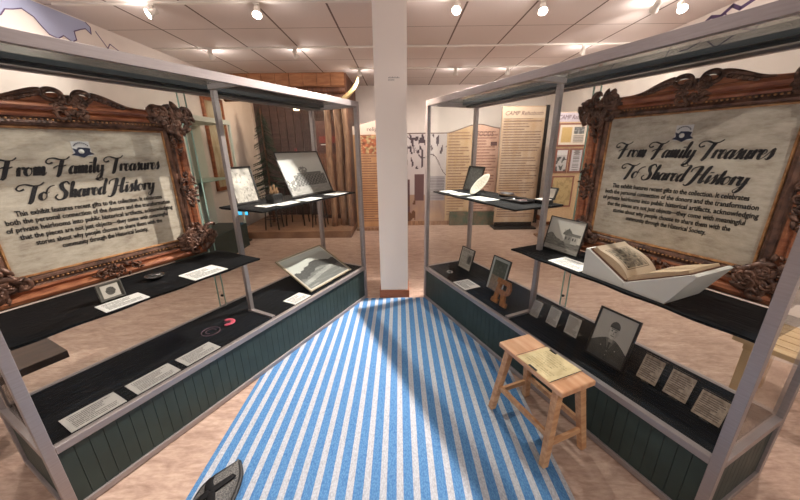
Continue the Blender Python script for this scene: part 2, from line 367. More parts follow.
# cloth covered shelves
def shelf(side,s0,s1,t0,t1,z,label):
    c=side; x0,x1=sorted((c.sg*s0,c.sg*s1)); nx,ny=26,8; v=[];f=[]
    mb=MB(); th=.014
    top=[];
    for j in range(ny+1):
        for i in range(nx+1):
            x=x0+(x1-x0)*i/nx; y=t0+(t1-t0)*j/ny
            e=min(i,nx-i,j,ny-j)
            dz=-.002 if e==0 else 0
            if e==0: y+=.006*math.sin(x*23)*(1 if j==0 else 0)
            top.append((x,y,-.0005+dz))
    n=(nx+1)*(ny+1)
    bot=[(x,y,-th) for x,y,z_ in top]
    F=[]
    for j in range(ny):
        for i in range(nx):
            a=j*(nx+1)+i; F.append((a,a+1,a+nx+2,a+nx+1)); F.append((n+a,n+a+nx+1,n+a+nx+2,n+a+1))
    ring=[i for i in range(nx+1)]+[j*(nx+1)+nx for j in range(1,ny+1)]+[ny*(nx+1)+i for i in range(nx-1,-1,-1)]+[j*(nx+1) for j in range(ny-1,0,-1)]
    for a,b in zip(ring,ring[1:]+ring[:1]): F.append((a,n+a,n+b,b))
    mb.add(top+bot,F)
    o=mb.build('cloth_covered_shelf',black,None,loc=(c.o.x,c.o.y,z),rot=(0,0,c.ang))
    return tag(o,label,'shelf',)
ZUL=1.115; ZUR=1.115; ZLL=.81; ZLR=.825
shelf(LS,.05,1.12,.06,.50,ZUL,'black cloth covered shelf high in the far half of the left case')
shelf(RS,.05,1.12,.06,.50,ZUR,'black cloth covered shelf high in the far half of the right case')
shelf(LS,1.19,2.31,.06,.50,ZLL,'black cloth covered shelf under the framed poster in the left case')
shelf(RS,1.06,2.31,.12,.50,ZLR,'black cloth covered shelf under the framed poster in the right case')
# rippled black cloth strips lying on the decks
# ------------------------------------------------------------------ ornate posters
bronze=mat('carved bronze brown',S(66,44,37),.42,.3,c2=S(122,86,70),scale=26,bump=.3)
redbr=mat('reddish brown moulding',S(176,112,78),.36,.2,c2=S(132,74,52),scale=14,stretch=(1,1,4))
goldm=mat('worn gold edge',S(190,140,92),.4,.4,c2=S(140,92,58),scale=40)
def parchment():
    m,nt,b=newmat('aged stone parchment'); tc=nt.nodes.new('ShaderNodeTexCoord'); mp=nt.nodes.new('ShaderNodeMapping'); mp.inputs['Scale'].default_value=(2,1,5)
    nt.links.new(tc.outputs['Object'],mp.inputs[0]); n=nt.nodes.new('ShaderNodeTexNoise'); n.inputs['Scale'].default_value=4.2; n.inputs['Detail'].default_value=10; n.inputs['Roughness'].default_value=.7; nt.links.new(mp.outputs[0],n.inputs['Vector'])
    r=nt.nodes.new('ShaderNodeValToRGB'); e=r.color_ramp.elements; e[0].position=.3; e[0].color=S(140,126,112); e[1].position=.66; e[1].color=S(204,194,178); x=e.new(.46); x.color=S(180,168,152)
    nt.links.new(n.outputs[0],r.inputs[0]); nt.links.new(r.outputs[0],b.inputs['Base Color']); b.inputs['Roughness'].default_value=.7; return m
parch=parchment(); ink=mat('black ink',(.012,.010,.012,1),.6)
# calligraphy -------------------------------------------------------
SW=[(-.2,1.5),(-.6,1.35),(-.85,1.6),(-.65,1.95),(-.15,2.05),(.5,1.85),(1.1,1.88),(1.45,2.2)]
G={
'F':(1.5,[SW,[(.75,1.85),(.6,1.0),(.45,.0),(.25,-.3)],[(-.15,.8),(.3,1.08),(.7,.98),(1.15,1.15)]]),
'T':(1.15,[SW,[(.75,1.85),(.6,1.0),(.45,.0),(.25,-.3)]]),
'S':(1.25,[[(-.95,.95),(-.85,1.35),(-.6,1.62),(-.25,1.72)],[(1.15,1.7),(.85,2.1),(.4,1.8),(.5,1.25),(.85,.7),(.75,.05),(.25,-.15),(-.1,.2),(.1,.55)]]),
'H':(1.45,[[(-.5,1.3),(-.45,1.75),(.05,2.0),(.35,1.9),(.25,.9),(.05,-.1),(-.3,-.45),(-.6,-.3)],[(1.35,2.1),(1.15,1.9),(1.0,1.0),(.95,.2),(1.1,0),(1.35,.35)],[(.2,.85),(.6,1.0),(1.05,1.05)]]),
'r':(.68,[[(-.05,.5),(.12,1.0),(.16,.8),(.14,0)],[(.16,.4),(.35,.95),(.55,1.0),(.6,.75)]]),
'o':(.78,[[(.4,1.0),(.1,.75),(.08,.3),(.32,0),(.6,.3),(.6,.75),(.4,1.0)],[(.5,.9),(.65,.8),(.85,.95)]]),
'm':(1.2,[[(-.05,.5),(.12,1.0),(.15,.8),(.14,0)],[(.16,.4),(.4,1.0),(.53,.85),(.5,0)],[(.52,.4),(.78,1.0),(.92,.85),(.88,.15),(1.0,0),(1.2,.35)]]),
'a':(.86,[[(.6,.85),(.35,1.0),(.08,.6),(.1,.15),(.28,0),(.58,.55)],[(.64,1.0),(.6,.2),(.7,0),(.88,.35)]]),
'i':(.45,[[(.0,.35),(.17,1.0),(.15,.2),(.25,0),(.45,.35)],[(.2,1.42),(.2,1.28)]]),
'l':(.45,[[(.0,.35),(.35,1.5),(.32,2.0),(.18,1.7),(.15,.2),(.25,0),(.45,.35)]]),
'y':(.86,[[(-.05,.6),(.12,1.0),(.1,.35),(.26,0),(.56,.6)],[(.64,1.0),(.58,-.3),(.3,-.85),(.05,-.6),(.4,-.15),(.88,.35)]]),
'e':(.62,[[(.05,.4),(.45,.65),(.42,.95),(.22,.98),(.05,.55),(.12,.12),(.3,0),(.62,.35)]]),
's':(.6,[[(-.05,.3),(.28,1.1),(.34,.9),(.42,.4),(.28,.0),(.04,.1)],[(.3,.02),(.6,.35)]]),
'u':(.86,[[(-.02,.5),(.12,1.0),(.1,.3),(.26,0),(.56,.55)],[(.62,1.0),(.6,.2),(.7,0),(.88,.35)]]),
'h':(.8,[[(.0,.35),(.38,1.6),(.32,2.05),(.18,1.7),(.13,0)],[(.15,.4),(.4,1.0),(.54,.82),(.5,.2),(.6,0),(.8,.35)]]),
'd':(.9,[[(.6,.85),(.35,1.0),(.08,.6),(.1,.15),(.28,0),(.58,.55)],[(.4,2.1),(.2,2.35),(-.3,2.2),(.1,1.95),(.75,2.1),(.66,1.2),(.6,.2),(.7,0),(.9,.35)]]),
't':(.5,[[(.0,.35),(.28,1.65),(.2,.2),(.3,0),(.52,.35)],[(-.1,1.12),(.5,1.2)]]),
' ':(.75,[]),
}
def crom(P,n=9):
    out=[];P=[P[0]]+list(P)+[P[-1]]
    for i in range(1,len(P)-2):
        p0,p1,p2,p3=[Vector(q) for q in P[i-1:i+3]]
        for k in range(n):
            t=k/n; out.append(.5*((2*p1)+(p2-p0)*t+(2*p0-5*p1+4*p2-p3)*t*t+(3*p1-p0-3*p2+p3)*t**3))
    out.append(Vector(P[-1])); return out
def script(word,mb,x0,z0,width,xh,y):
    adv=sum(G[c][0] for c in word); k=width/adv
    cx=0
    for ch in word:
        a,st=G[ch]
        base,th=(.085,.15) if ch.isupper() else (.05,.14)
        for sp in st:
            pts=crom(sp); N=len(pts); ws=[]
            for i in range(N):
                d=pts[min(i+1,N-1)]-pts[max(i-1,0)]; L=d.length or 1
                ws.append(base+th*max(0,-d.y/L)**1.2)
            ws=[sum(ws[max(0,i-2):i+3])/len(ws[max(0,i-2):i+3]) for i in range(N)]
            v=[];sl=.28
            for i,(p,w) in enumerate(zip(pts,ws)):
                d=(pts[min(i+1,N-1)]-pts[max(i-1,0)]).normalized()
                for sgn in(-1,1):
                    qx=p.x-sgn*w*d.y; qy=p.y+sgn*w*d.x*.8
                    v.append((x0+(cx+qx+sl*qy)*k, y, z0+qy*xh))
            f=[(2*i,2*i+1,2*i+3,2*i+2) for i in range(N-1)]
            mb.add(v,f)
        cx+=a
BODY=["This exhibit features recent gifts to the collection. It celebrates","both the personal connection of the donors and the transformation","of private heirlooms into public historical artifacts, acknowledging","that the pieces are not just objects\u2014they come with meaningful","stories about why people choose to share them with the","community through the Historical Society."]
def ornament(mb,seed,w,h,dens=1.0,th=.03):
    """cluster of acanthus scrolls filling an ellipse of w x h about the origin, in xz, growing to -y"""
    r=random.Random(seed)
    for k in range(int(7*dens)):
        a=r.uniform(0,2*PI); R=math.sqrt(r.random())
        cx,cz=R*w*.42*math.cos(a),R*h*.42*math.sin(a)
        rr=min(w,h)*r.uniform(.16,.30); ph=r.uniform(0,2*PI); turn=r.choice((-1,1))
        pts=[];rad=[]
        for i in range(15):
            t=i/14; q=rr*(1-.8*t); an=ph+turn*t*5.2
            pts.append((cx+q*math.cos(an),-.012-th*.45*t-.004*R,cz+q*math.sin(an))); rad.append(min(w,h)*(.075*(1-.55*t)))
        mb.tube(pts,rad,6,mi=0)
    for k in range(int(26*dens)):
        a=r.uniform(0,2*PI); R=math.sqrt(r.random())
        cx,cz=R*w*.46*math.cos(a),R*h*.46*math.sin(a); L=min(w,h)*r.uniform(.13,.24)
        M=Matrix.Translation((cx,-.01-th*.3*r.random(),cz))@Matrix.Rotation(a+r.uniform(-.7,.7),4,'Y')
        mb.blob((0,0,0),(L,th*.42,L*.40),M,6)
def poster(side,s_in0,s_in1,z0,z1,ztop_in,zbot_in,label,s_out0,s_out1,ty):
    """s increases toward the camera; viewer-right is decreasing s on the left case"""
    sg=side.sg; cs=(s_out0+s_out1)/2
    p=thing('framed_poster',label,'framed poster',side.w(cs,ty,z0),side.ang)
    W=(s_out1-s_out0); hw=W/2; Hh=z1-z0
    xa,xb=sorted((sg*(s_in0-cs),sg*(s_in1-cs))); za,zb_=zbot_in-z0,ztop_in-z0
    MB().box((xa-.02,-.004,za-.02),(xb+.02,.004,zb_+.02)).build('parchment_panel',parch,p)
    # moulding: nested mitred rings
    def ring(name,off,m):
        mb=MB()
        n=len(off)
        loops=[]
        for tt,yy in off:
            A=(-hw+(xa+hw)*tt,yy,0+(za)*tt); B=(hw-(hw-xb)*tt,yy,za*tt); C=(hw-(hw-xb)*tt,yy,Hh-(Hh-zb_)*tt); Dd=(-hw+(xa+hw)*tt,yy,Hh-(Hh-zb_)*tt)
            loops+= [A,B,C,Dd]
        f=[]
        for i in range(n-1):
            for k in range(4): f.append((i*4+k,i*4+(k+1)%4,(i+1)*4+(k+1)%4,(i+1)*4+k))
        mb.add(loops,f); return mb.build(name,m,p)
    ring('outer_moulding',[(.06,.012),(.06,-.012),(.14,-.030),(.26,-.036),(.36,-.028),(.42,-.014),(.46,-.018),(.52,-.026),(.60,-.022)],redbr)
    ring('inner_moulding',[(.60,-.022),(.66,-.014),(.72,-.016),(.80,-.022),(.88,-.018),(.93,-.010)],bronze)
    ring('gilt_slip',[(.93,-.010),(.95,-.015),(1.0,-.012),(1.0,-.002)],goldm)
    # beading along the inner moulding
    for (x0,zz0,x1,zz1) in ((xa-.035,za-.035,xb+.035,za-.035),(xa-.035,zb_+.04,xb+.035,zb_+.04)):
        k=46; bd=MB()
        for i in range(k): bd.blob((x0+(x1-x0)*i/(k-1),-.026,zz0),(.006,.005,.005),n=5)
        bd.build('beading',goldm,p)
    # rising shoulders of the top rail
    sh=MB()
    for s in (-1,1):
        o=[(s*.33,Hh-.05),(s*.33,Hh-.012),(s*.24,Hh-.004),(s*.17,Hh+.008),(s*.11,Hh+.022),(s*.05,Hh+.03),(0,Hh+.026),(0,Hh-.05)]
        if s<0: o=o[::-1]
        # two pierced eyes are left open by the scrolls standing proud of a thin back
        sh.prism([(x,z) for x,z in o ],-.02,.006,M=XZ)
    sh.build('shoulder',redbr,p)
    cr=MB()
    for s in (-1,1):
        # open C-scroll either side of centre
        pts=[];rad=[]
        for i in range(26):
            t=i/25; an=PI*.1+t*PI*1.95; q=.026*(1+.15*math.sin(t*3))
            pts.append((s*(.055+q*math.cos(an)*1.15),-.022,Hh+.022+q*math.sin(an)*.8)); rad.append(.0125-.003*t)
        cr.tube(pts,rad,7)
        pts=[(s*(.09+.17*i/12),-.024,Hh+.034-.044*sm(0,1,i/12)) for i in range(13)]
        cr.tube(pts,[.014-.0008*i for i in range(13)],7)
        for i in range(7): cr.blob((s*(.10+.018*i),-.028,Hh+.02-.006*i),(.014,.008,.009),n=6)
    M=MB(); ornament(M,5,.17,.11,1.5); cr.add(M.v,M.f,0,True,Matrix.Translation((0,-.012,Hh-.03)))
    cr.build('crest_ornament',bronze,p)
    for i,(cx,cz) in enumerate(((-hw+.06,.06),(hw-.06,.06),(-hw+.06,Hh-.055),(hw-.06,Hh-.055))):
        M=MB(); ornament(M,11+i,.25,.18,2.0); 
        M2=MB(); M2.add(M.v,M.f,0,True,Matrix.Translation((cx,-.014,cz+(.06 if cz<Hh/2 else 0))))
        arm=MB(); ornament(arm,31+i,.08,.20,.8); M2.add(arm.v,arm.f,0,True,Matrix.Translation((cx+.0,-.016,cz+(.11 if cz<Hh/2 else -.11))))
        M2.build('corner_ornament',bronze,p)
    for i,s in enumerate((-1,1)):
        M=MB(); ornament(M,51+i,.10,.24,1.3); M2=MB(); M2.add(M.v,M.f,0,True,Matrix.Translation((s*(hw-.045),-.014,Hh*.49)))
        M2.build('side_ornament',bronze,p)
    M=MB(); ornament(M,61,.26,.075,1.2); M2=MB(); M2.add(M.v,M.f,0,True,Matrix.Translation((0,-.016,.056))); M2.build('bottom_ornament',bronze,p)
    # writing
    cx=(xa+xb)/2; w=xb-xa
    mb=MB(); yy=-.006
    script('From Family Treasures',mb,xa+.068,zb_-.205,w*.84,.037,yy)
    script('To Shared History',mb,xa+.122,zb_-.318,w*.70,.037,yy)
    mb.build('title',ink,p,recalc=False)
    for i,l in enumerate(BODY):
        ww=[.80,.90,.92,.83,.72,.50][i]*w
        text(l,.034,p,(cx,-.0055,zb_-.378-i*.0355),ink,width=ww,name='body_text',bold=.0006)
    # crest
    lg=MB(); lc=cx-.005; lz=zb_-.095
    lg.box((lc-.035,-.0055,lz-.028),(lc+.035,-.0045,lz+.042)); pl=lg.build('emblem_ground',mat('emblem white',S(206,204,204),.7),p)
    lg=MB()
    lg.prism([(lc-.045,lz-.022),(lc-.028,lz-.012),(lc-.034,lz+.010),(lc-.02,lz+.004),(lc-.012,lz+.014),(lc+.02,lz+.012),(lc+.034,lz+.008),(lc+.030,lz-.008),(lc+.046,lz-.020),(lc+.02,lz-.024),(lc,lz-.036),(lc-.022,lz-.026)],-.0068,-.0058,M=XZ)
    for i in range(9):
        a=math.radians(150-15*i); lg.box((lc+.03*math.cos(a)-.0018,-.0068,lz+.006+.026*math.sin(a)),(lc+.03*math.cos(a)+.0018,-.0058,lz+.012+.026*math.sin(a)))
    lg.build('emblem',mat('navy ink',S(34,38,62),.6),pl)
    lg=MB().lathe([(.011,0),(.011,.001)],20); lg.build('emblem_disc',mat('emblem pale',S(220,218,214),.7),pl,loc=(lc-.004,-.0070,lz-.006),rot=(PI/2,0,0))
    return p
poster(LS,1.405,2.16,.815,1.735,1.605,.955,'poster in carved brown frame standing in the left case',1.275,2.30,.485)
poster(RS,1.375,2.115,.83,1.765,1.645,.985,'poster in carved brown frame standing in the right case behind the open book',1.245,2.255,.485)
# ------------------------------------------------------------------ cards
cardm=print_mat('printed label card',S(238,236,232),S(120,118,118),9,.1,'xy')
cardg=print_mat('grey printed label card',S(186,182,178),S(112,108,106),10,.1,'xy')
def card(side,s,t,z,L,W,label,m=cardm,dr=0,group=None):
    o=MB().box((-L/2,-W/2,0),(L/2,W/2,.003)).build('label_card',m,None,loc=side.w(s,t,z),rot=(0,0,side.ang+dr))
    return tag(o,label,'label card',group)
card(LS,2.156,.105,DZ,.20,.135,'grey printed card lying on the left case floor, nearest the corner post',cardg)
card(LS,1.908,.102,DZ,.205,.13,'grey printed card, middle of the three on the left case floor',cardg)
card(LS,1.671,.099,DZ,.20,.12,'grey printed card on the left case floor, farthest of the three along the near rail',cardg)
card(LS,.87,.10,DZ,.175,.13,'white printed card beside the leaning landscape picture in the left case')
card(LS,1.932,.115,ZLL,.175,.115,'white printed card in front of the small framed disc')
card(LS,1.52,.14,ZLL,.20,.16,'white printed card at the far end of the shelf below the left poster')
card(LS,.93,.20,ZUL,.16,.12,'white card partly tucked under another by the framed portrait',)
card(LS,.84,.125,ZUL+.0035,.19,.10,'white card overlapping another in front of the framed portrait')
card(LS,.595,.125,ZUL,.18,.12,'white card in front of the large framed building photograph')
card(LS,.235,.13,ZUL,.20,.13,'white card at the far end of the left upper shelf by the glass end')
card(RS,.576,.116,DZ,.185,.16,'white printed card on the right case floor in front of the wooden letter')
card(RS,1.46,.215,ZLR,.21,.15,'white card before the framed barn photograph')
card(RS,.17,.155,ZUR,.13,.12,'cream card at the far end of the right upper shelf')
card(RS,.36,.15,ZUR,.15,.12,'white card in front of the dark framed plaque')
card(RS,.66,.16,ZUR,.22,.14,'large white card in front of the oval plate')
# ------------------------------------------------------------------ pictures
def f_landscape(u,v):
    ridge=.52+.16*math.exp(-((u-.55)/.25)**2)+.05*nz(u,0,12)
    if v>ridge: g=.38+.06*nz(u,v,3,2)
    elif v>ridge-.22: g=.02+.05*abs(nz(u,v,28,3))
    else: g=.10+.16*max(0,nz(u*.5,v*3,7,4))+(.10 if abs(v-.28-.25*(u-.5))<.05 else 0)
    return sep(g,(.96,1,.93))
def f_building(u,v):
    g=.46+.05*nz(u,v,2,1)
    if v<.2: g=.26+.1*nz(u,v*4,9)
    if .2<v<.46 and .2<u<.98:
        g=.05+.13*((int(u*26)+int(v*22))%2)+.12*nz(u,v,30)
    if .46<v<.52 and .3<u<.9: g=.12
    if ((u-.47)/.11)**2+((v-.58)/.08)**2<1 and nz(u,v,30,9)>-.2: g=.16
    if u<.22 and .1<v<.34+.06*nz(u,0,20) and nz(u,v,24,5)>-.1: g=.14
    return sep(g,(1,.97,.9))
def f_portrait(u,v):
    g=.42+.35*nz(u,v,4,7)
    if ((u-.55)/.16)**2+((v-.62)/.17)**2<1: g=.55
    if v<.42 and abs(u-.55)<.32: g=.35+.2*nz(u,v,14)
    if nz(u,v,9,4)>.28: g*=.5
    return sep(g+.12,(1,.93,.82))
def f_disc(u,v):
    r=math.hypot((u-.5)*1.25,v-.5)
    if r<.27: return sep(.08+.05*nz(u,v,12))
    return sep(.52 if (abs(u-.5)<.4 and abs(v-.5)<.42) else .10)
def f_barn(u,v):
    g=.58-.1*abs(u-.5)+.05*nz(u,v,4)
    if v<.34: g=.22+.14*nz(u,v*5,8)-.04
    if u<.42 and v<.36+.16*math.exp(-((u-.12)/.14)**2) and v>.3: g=.18+.1*nz(u,v,20)
    # house
    if .52<u<.9 and .3<v<.56: g=.24 if u<.72 else .42
    if .46<u<.74 and .54<v<.74-abs(u-.6)*1.2+.02: g=.12
    if .6<u<.95 and .54<v<.62: g=.16
    for wx in (.57,.66,.77,.84):
        if abs(u-wx)<.015 and .4<v<.48: g=.05
    if v<.13: g+=.14
    return sep(g)
def f_news(u,v):
    if u<.04 or u>.96 or v<.04 or v>.96: return sep(.5)
    if u>.56 and .28<v<.78: 
        return sep(.08 if ((u-.76)/.14)**2+((v-.5)/.2)**2<1 else .25)
    g=.46
    if int(v*34)%2 and nz(u*20,int(v*34),1)>-.3: g=.28
    if v>.82: g=.4 if nz(u,v,18)>0 else .22
    return sep(g)
def f_colour(u,v):
    if v>.92: return (.42,.44,.42)
    if u<.1: return (.45,.47,.45)
    if u>.9: return (.34,.36,.35)
    if v>.45:
        g=.07+.10*abs(nz(u,v,10,5)); return (g*.9,g,g*.8)
    return tuple(k*(1+.4*nz(u,v,12)) for k in (.24,.17,.12))
def f_soldier(u,v):
    g=.38+.06*(v-.5)+.02*nz(u,v,3)
    x=abs(u-.5)
    top=.47-.62*max(0,x-.12)**1.25
    if v<top:
        g=.055+.02*nz(u,v,8)
        if x<.006 and v<.33: g=.03
        if v>.24:
            lw=.03+(v-.24)*.55
            if x<lw: g=.12
            if abs(x-lw)<.008: g=.025
            if x<(v-.30)*.28: g=.22
            if x<.022 and .24<v<.42: g=.04
        for bx,bz in ((.5,.20),(.5,.11),(.30,.27),(.70,.27)):
            if math.hypot(u-bx,(v-bz)*1.3)<.016: g=.34
        if abs(x-.20)<.075 and abs(v-.285)<.007: g=.03
        if abs(x-.20)<.075 and abs(v-.20)<.004: g=.03
    if x<.062 and .40<v<.53: g=.24
    d=(x/.122)**2+((v-.62)/.155)**2
    if d<1:
        g=.46-.16*sm(.5,.6,u)
        for ex in (.452,.548):
            if ((u-ex)/.030)**2+((v-.645)/.014)**2<1: g=.05
            if ((u-ex)/.042)**2+((v-.682)/.009)**2<1: g=.10
        if abs(u-.507)<.012 and .58<v<.64: g=.24
        if x<.030 and abs(v-.577)<.008: g=.16
        if x<.045 and abs(v-.535)<.009: g=.12
    if abs(x-.125)<.014 and abs(v-.62)<.035: g=.34
    if v>.70 and (x/.135)**2+((v-.72)/.125)**2<1: g=.065 if v>.735 else .035
    return sep(g,(1,.92,.82))
def f_dark(u,v):
    g=.035+.035*abs(nz(u,v,9,2)); 
    if nz(u,v,22,4)>.25: g+=.05
    return (g,g*1.08,g*1.05)
def framed(side,s,t,z,w,h,th,fn,label,name='framed_photograph',fw=.012,fm=darkwood,mat_w=0,nx=48,ny=40,dr=0,cat='framed photograph',matc=None,sideflip=False,strut=True):
    """bottom-left corner given as viewer-left end; leans back, th = angle from horizontal"""
    lean=math.radians(90-th)
    dep=.014
    root=thing(name,label,cat,side.w(s,t,z+dep*math.sin(lean)+.001),side.ang+dr)
    mb=MB(); 
    piv=bpy.data.objects.new
    R=Matrix.Rotation(-lean,4,'X')
    def B(mb,a,b): mb.box(a,b,M=R)
    B(mb,(0,0,0),(w,dep,fw)); B(mb,(0,0,h-fw),(w,dep,h)); B(mb,(0,0,fw),(fw,dep,h-fw)); B(mb,(w-fw,0,fw),(w,dep,h-fw))
    mb.build('frame',fm,root,bevel=.0015)
    mb=MB(); B(mb,(fw*.8,.007,fw*.8),(w-fw*.8,dep-.001,h-fw*.8)); mb.build('backing',matc or mat('pale mount board',S(196,190,178),.8),root)
    iw,ih=w-2*fw-2*mat_w,h-2*fw-2*mat_w
    p=picture('photograph',iw,ih,nx,ny,fn,root)
    p.matrix_local=R@Matrix.Translation((w/2,.0055,fw+mat_w))
    if strut and th<85:
        mb=MB(); zt=h*.7; top=R@Vector((w/2,dep,zt)); 
        foot=Vector((w/2,min(top.y+.02+h*.12, top.y+h*.3),-dep*math.sin(lean)))
        mb.bar(top,foot+Vector((0,0,.003)),.025,.004,up=(1,0,0)); mb.build('easel_strut',fm,root)
    return root
framed(LS,.74,.065,DZ,.577,.44,28,f_landscape,'landscape print in pale frame leaning far back on the left case floor',fw=.012,mat_w=.014,fm=mat('pale gilt frame',S(150,138,116),.45,.2),nx=70,ny=50,strut=False)
framed(LS,1.045,.40,ZUL,.21,.275,76,f_portrait,'small black framed sepia portrait on the left upper shelf',fw=.013,nx=40,ny=50)
framed(LS,.62,.28,ZUL,.53,.40,66,f_building,'large black framed photograph of a long building on the left upper shelf',fw=.012,nx=80,ny=56,)
framed(LS,1.985,.19,ZLL,.10,.085,77,f_disc,'tiny framed dark disc beside a card on the shelf below the left poster',fw=.006,nx=36,ny=30,fm=mat('pewter frame',S(110,108,104),.35,.5))
framed(RS,.16,.30,DZ,.20,.215,76,f_news,'small framed newspaper clipping at the far end of the right case floor',fw=.008,nx=40,ny=40)
framed(RS,.69,.225,DZ,.205,.29,76,f_colour,'narrow framed picture standing behind the wooden letter',fw=.008,nx=36,ny=48)
framed(RS,1.66,.17,DZ,.215,.29,74,f_soldier,'black framed portrait of a soldier in cap and tunic',fw=.011,nx=84,ny=110)
framed(RS,1.13,.335,ZLR,.27,.225,77,f_barn,'black framed photograph of an old house beside the book cradle',fw=.006,nx=80,ny=60)
framed(RS,.10,.36,ZUR,.23,.225,74,f_dark,'dark framed plaque at the back of the right upper shelf',fw=.01,nx=40,ny=40)
# acrylic blocks with labels
clear=glass_mat('clear acrylic',(.95,.96,.95,1),.7)
blk=print_mat('aged printed label',S(166,150,134),S(92,78,68),12,.07,'xz',base2=S(128,110,94)); lblk=print_mat('grey printed label',S(178,172,166),S(112,106,100),12,.09,'xz',base2=S(158,150,142))
def acrylic(s,t,w,h,th,label):
    root=thing('acrylic_label_stand',label,'label stand',RS.w(s,t,DZ+.006),RS.ang,'clear label stands in the right case')
    R=Matrix.Rotation(-math.radians(90-th),4,'X')
    MB().box((0,0,0),(w,.014,h),M=R).build('acrylic_block',clear,root)
    o=MB().box((.006,-.0015,.012),(w-.006,-.0003,h-.006)).build('label_sheet',blk if s>1.7 else lblk,root); o.rotation_euler=(-math.radians(90-th),0,0)
    MB().box((w*.35,-.004,.004),(w*.65,-.0016,.009),M=R).build('clip',darkwood,root)
    MB().box((w*.2,.014,.0),(w*.8,.05+h*.25,.004)).build('foot',clear,root)
    return root
for s,t,w,h,th,lb in ((1.21,.19,.085,.13,68,'clear label stand nearest the middle post, first of six'),(1.34,.205,.095,.135,72,'clear label stand second from the middle post'),(1.475,.215,.10,.14,76,'clear label stand just left of the soldier portrait'),
    (1.92,.20,.10,.145,68,'clear label stand just right of the soldier portrait'),(2.04,.20,.105,.14,68,'clear label stand second from the near end of the right case'),(2.165,.175,.11,.13,64,'clear label stand at the near end of the right case')):
    acrylic(s,t,w,h,th,lb)
# varsity letter R
r=thing('wooden_letter','brown slab serif letter R leaning in the right case','letter',RS.w(.91,.10,DZ+.008),RS.ang)
wood_r=mat('golden brown felt letter',S(158,104,52),.75,c2=S(128,78,38),scale=60,bump=.2)
Rm=Matrix.Rotation(-math.radians(20),4,'X')
k=.19/10; th=.018
def pr(mb,pts,y0=0,y1=th): mb.prism([(x*k,z*k) for x,z in pts],y0,y1,M=Rm@XZ)
lm=MB()
pr(lm,[(0,0),(3.4,0),(3.4,1.8),(2.6,1.8),(2.6,8.2),(.8,8.2),(.8,1.8),(0,1.8)])
pr(lm,[(0,8.2),(6.6,8.2),(7.4,8.6),(6.6,10),(0,10)]) 
pr(lm,[(5.6,8.2),(6.6,8.2),(7.4,8.6),(7.9,7.8),(7.9,5.8),(7.2,4.8),(6.2,4.4),(5.6,4.4),(6.0,5.6),(6.0,7.6)])
pr(lm,[(2.6,6.0),(6.0,6.0),(6.2,4.2),(2.6,4.2)])
pr(lm,[(4.1,4.2),(6.3,4.2),(7.2,1.8),(8.4,1.8),(8.4,0),(5.4,0)])
lm.build('letter_body',wood_r,r)
# ring, bangles, dish
def torus(mb,R,r_,n=24,M=None,a0=0,a1=2*PI):
    full=abs(a1-a0-2*PI)<1e-3; N=n if full else n+1
    mb.tube([(R*math.cos(a0+(a1-a0)*i/n),R*math.sin(a0+(a1-a0)*i/n),0) for i in range(N)],r_,8,closed=full,M=M)
o=MB(); torus(o,.026,.004); o.build('body',mat('silver',S(200,200,205),.2,.9),tag(thing('silver_ring','small silver ring lying by the newspaper frame','ring',RS.w(.27,.14,DZ+.0045),0)))
b=thing('pink_brooch','pink crescent brooch lying on the left case floor','brooch',LS.w(1.37,.26,DZ+.002),0)
pk=MB(); 
for i in range(13):
    a=-1.2+i*.28
    pk.blob((.036*math.cos(a),.036*math.sin(a),.006),(.017,.015,.006),n=8)
pk.build('crescent',mat('pink enamel',S(206,84,104),.4),b)
MB().lathe([(.024,0),(.024,.006),(.015,.010)],20).build('dark_centre',mat('dark red centre',S(60,20,30),.5),b,loc=(.004,0,0))
b=thing('wire_bangle','thin purple wire bangle beside the pink brooch','bangle',LS.w(1.49,.26,DZ+.0035),0)
o=MB(); torus(o,.055,.0025,32); torus(o,.03,.002,24,a0=.5,a1=5); o.build('wire',mat('purple wire',S(120,90,100),.4,.3),b)
b=thing('black_dish','small black dish with a silver squiggle on the left lower shelf','dish',LS.w(1.70,.30,ZLL),0)
MB().lathe([(.03,0),(.045,.012),(.048,.022),(.044,.022),(.028,.008),(0,.006)],24).build('bowl',mat('gloss black',(.012,.012,.013,1),.25),b)
o=MB(); o.tube([(-.03+.006*i,.01*math.sin(i*1.4),.024) for i in range(11)],.0018,6); torus(o,.046,.0016,30,M=Matrix.Translation((0,0,.0225)),a0=3.4,a1=5.6); o.build('squiggle',mat('silver',S(200,200,205),.2,.9),b)
# dark box with brassy figurine on left upper shelf
b=thing('black_pedestal_box','small black box with gilt figures on top between two frames','box',LS.w(.86,.22,ZUL),AL)
MB().box((-.045,-.04,0),(.045,.04,.075)).build('box_body',mat('gloss black',(.012,.012,.013,1),.25),b,bevel=.003)
o=MB()
for dx,h in ((-.022,.055),(.008,.07),(.03,.045)):
    o.lathe([(.012,0),(.014,h*.3),(.006,h*.55),(.010,h*.8),(0,h)],12,M=Matrix.Translation((dx,0,.075)))
o.build('figures',mat('antique gold',S(150,120,90),.35,.5),b)
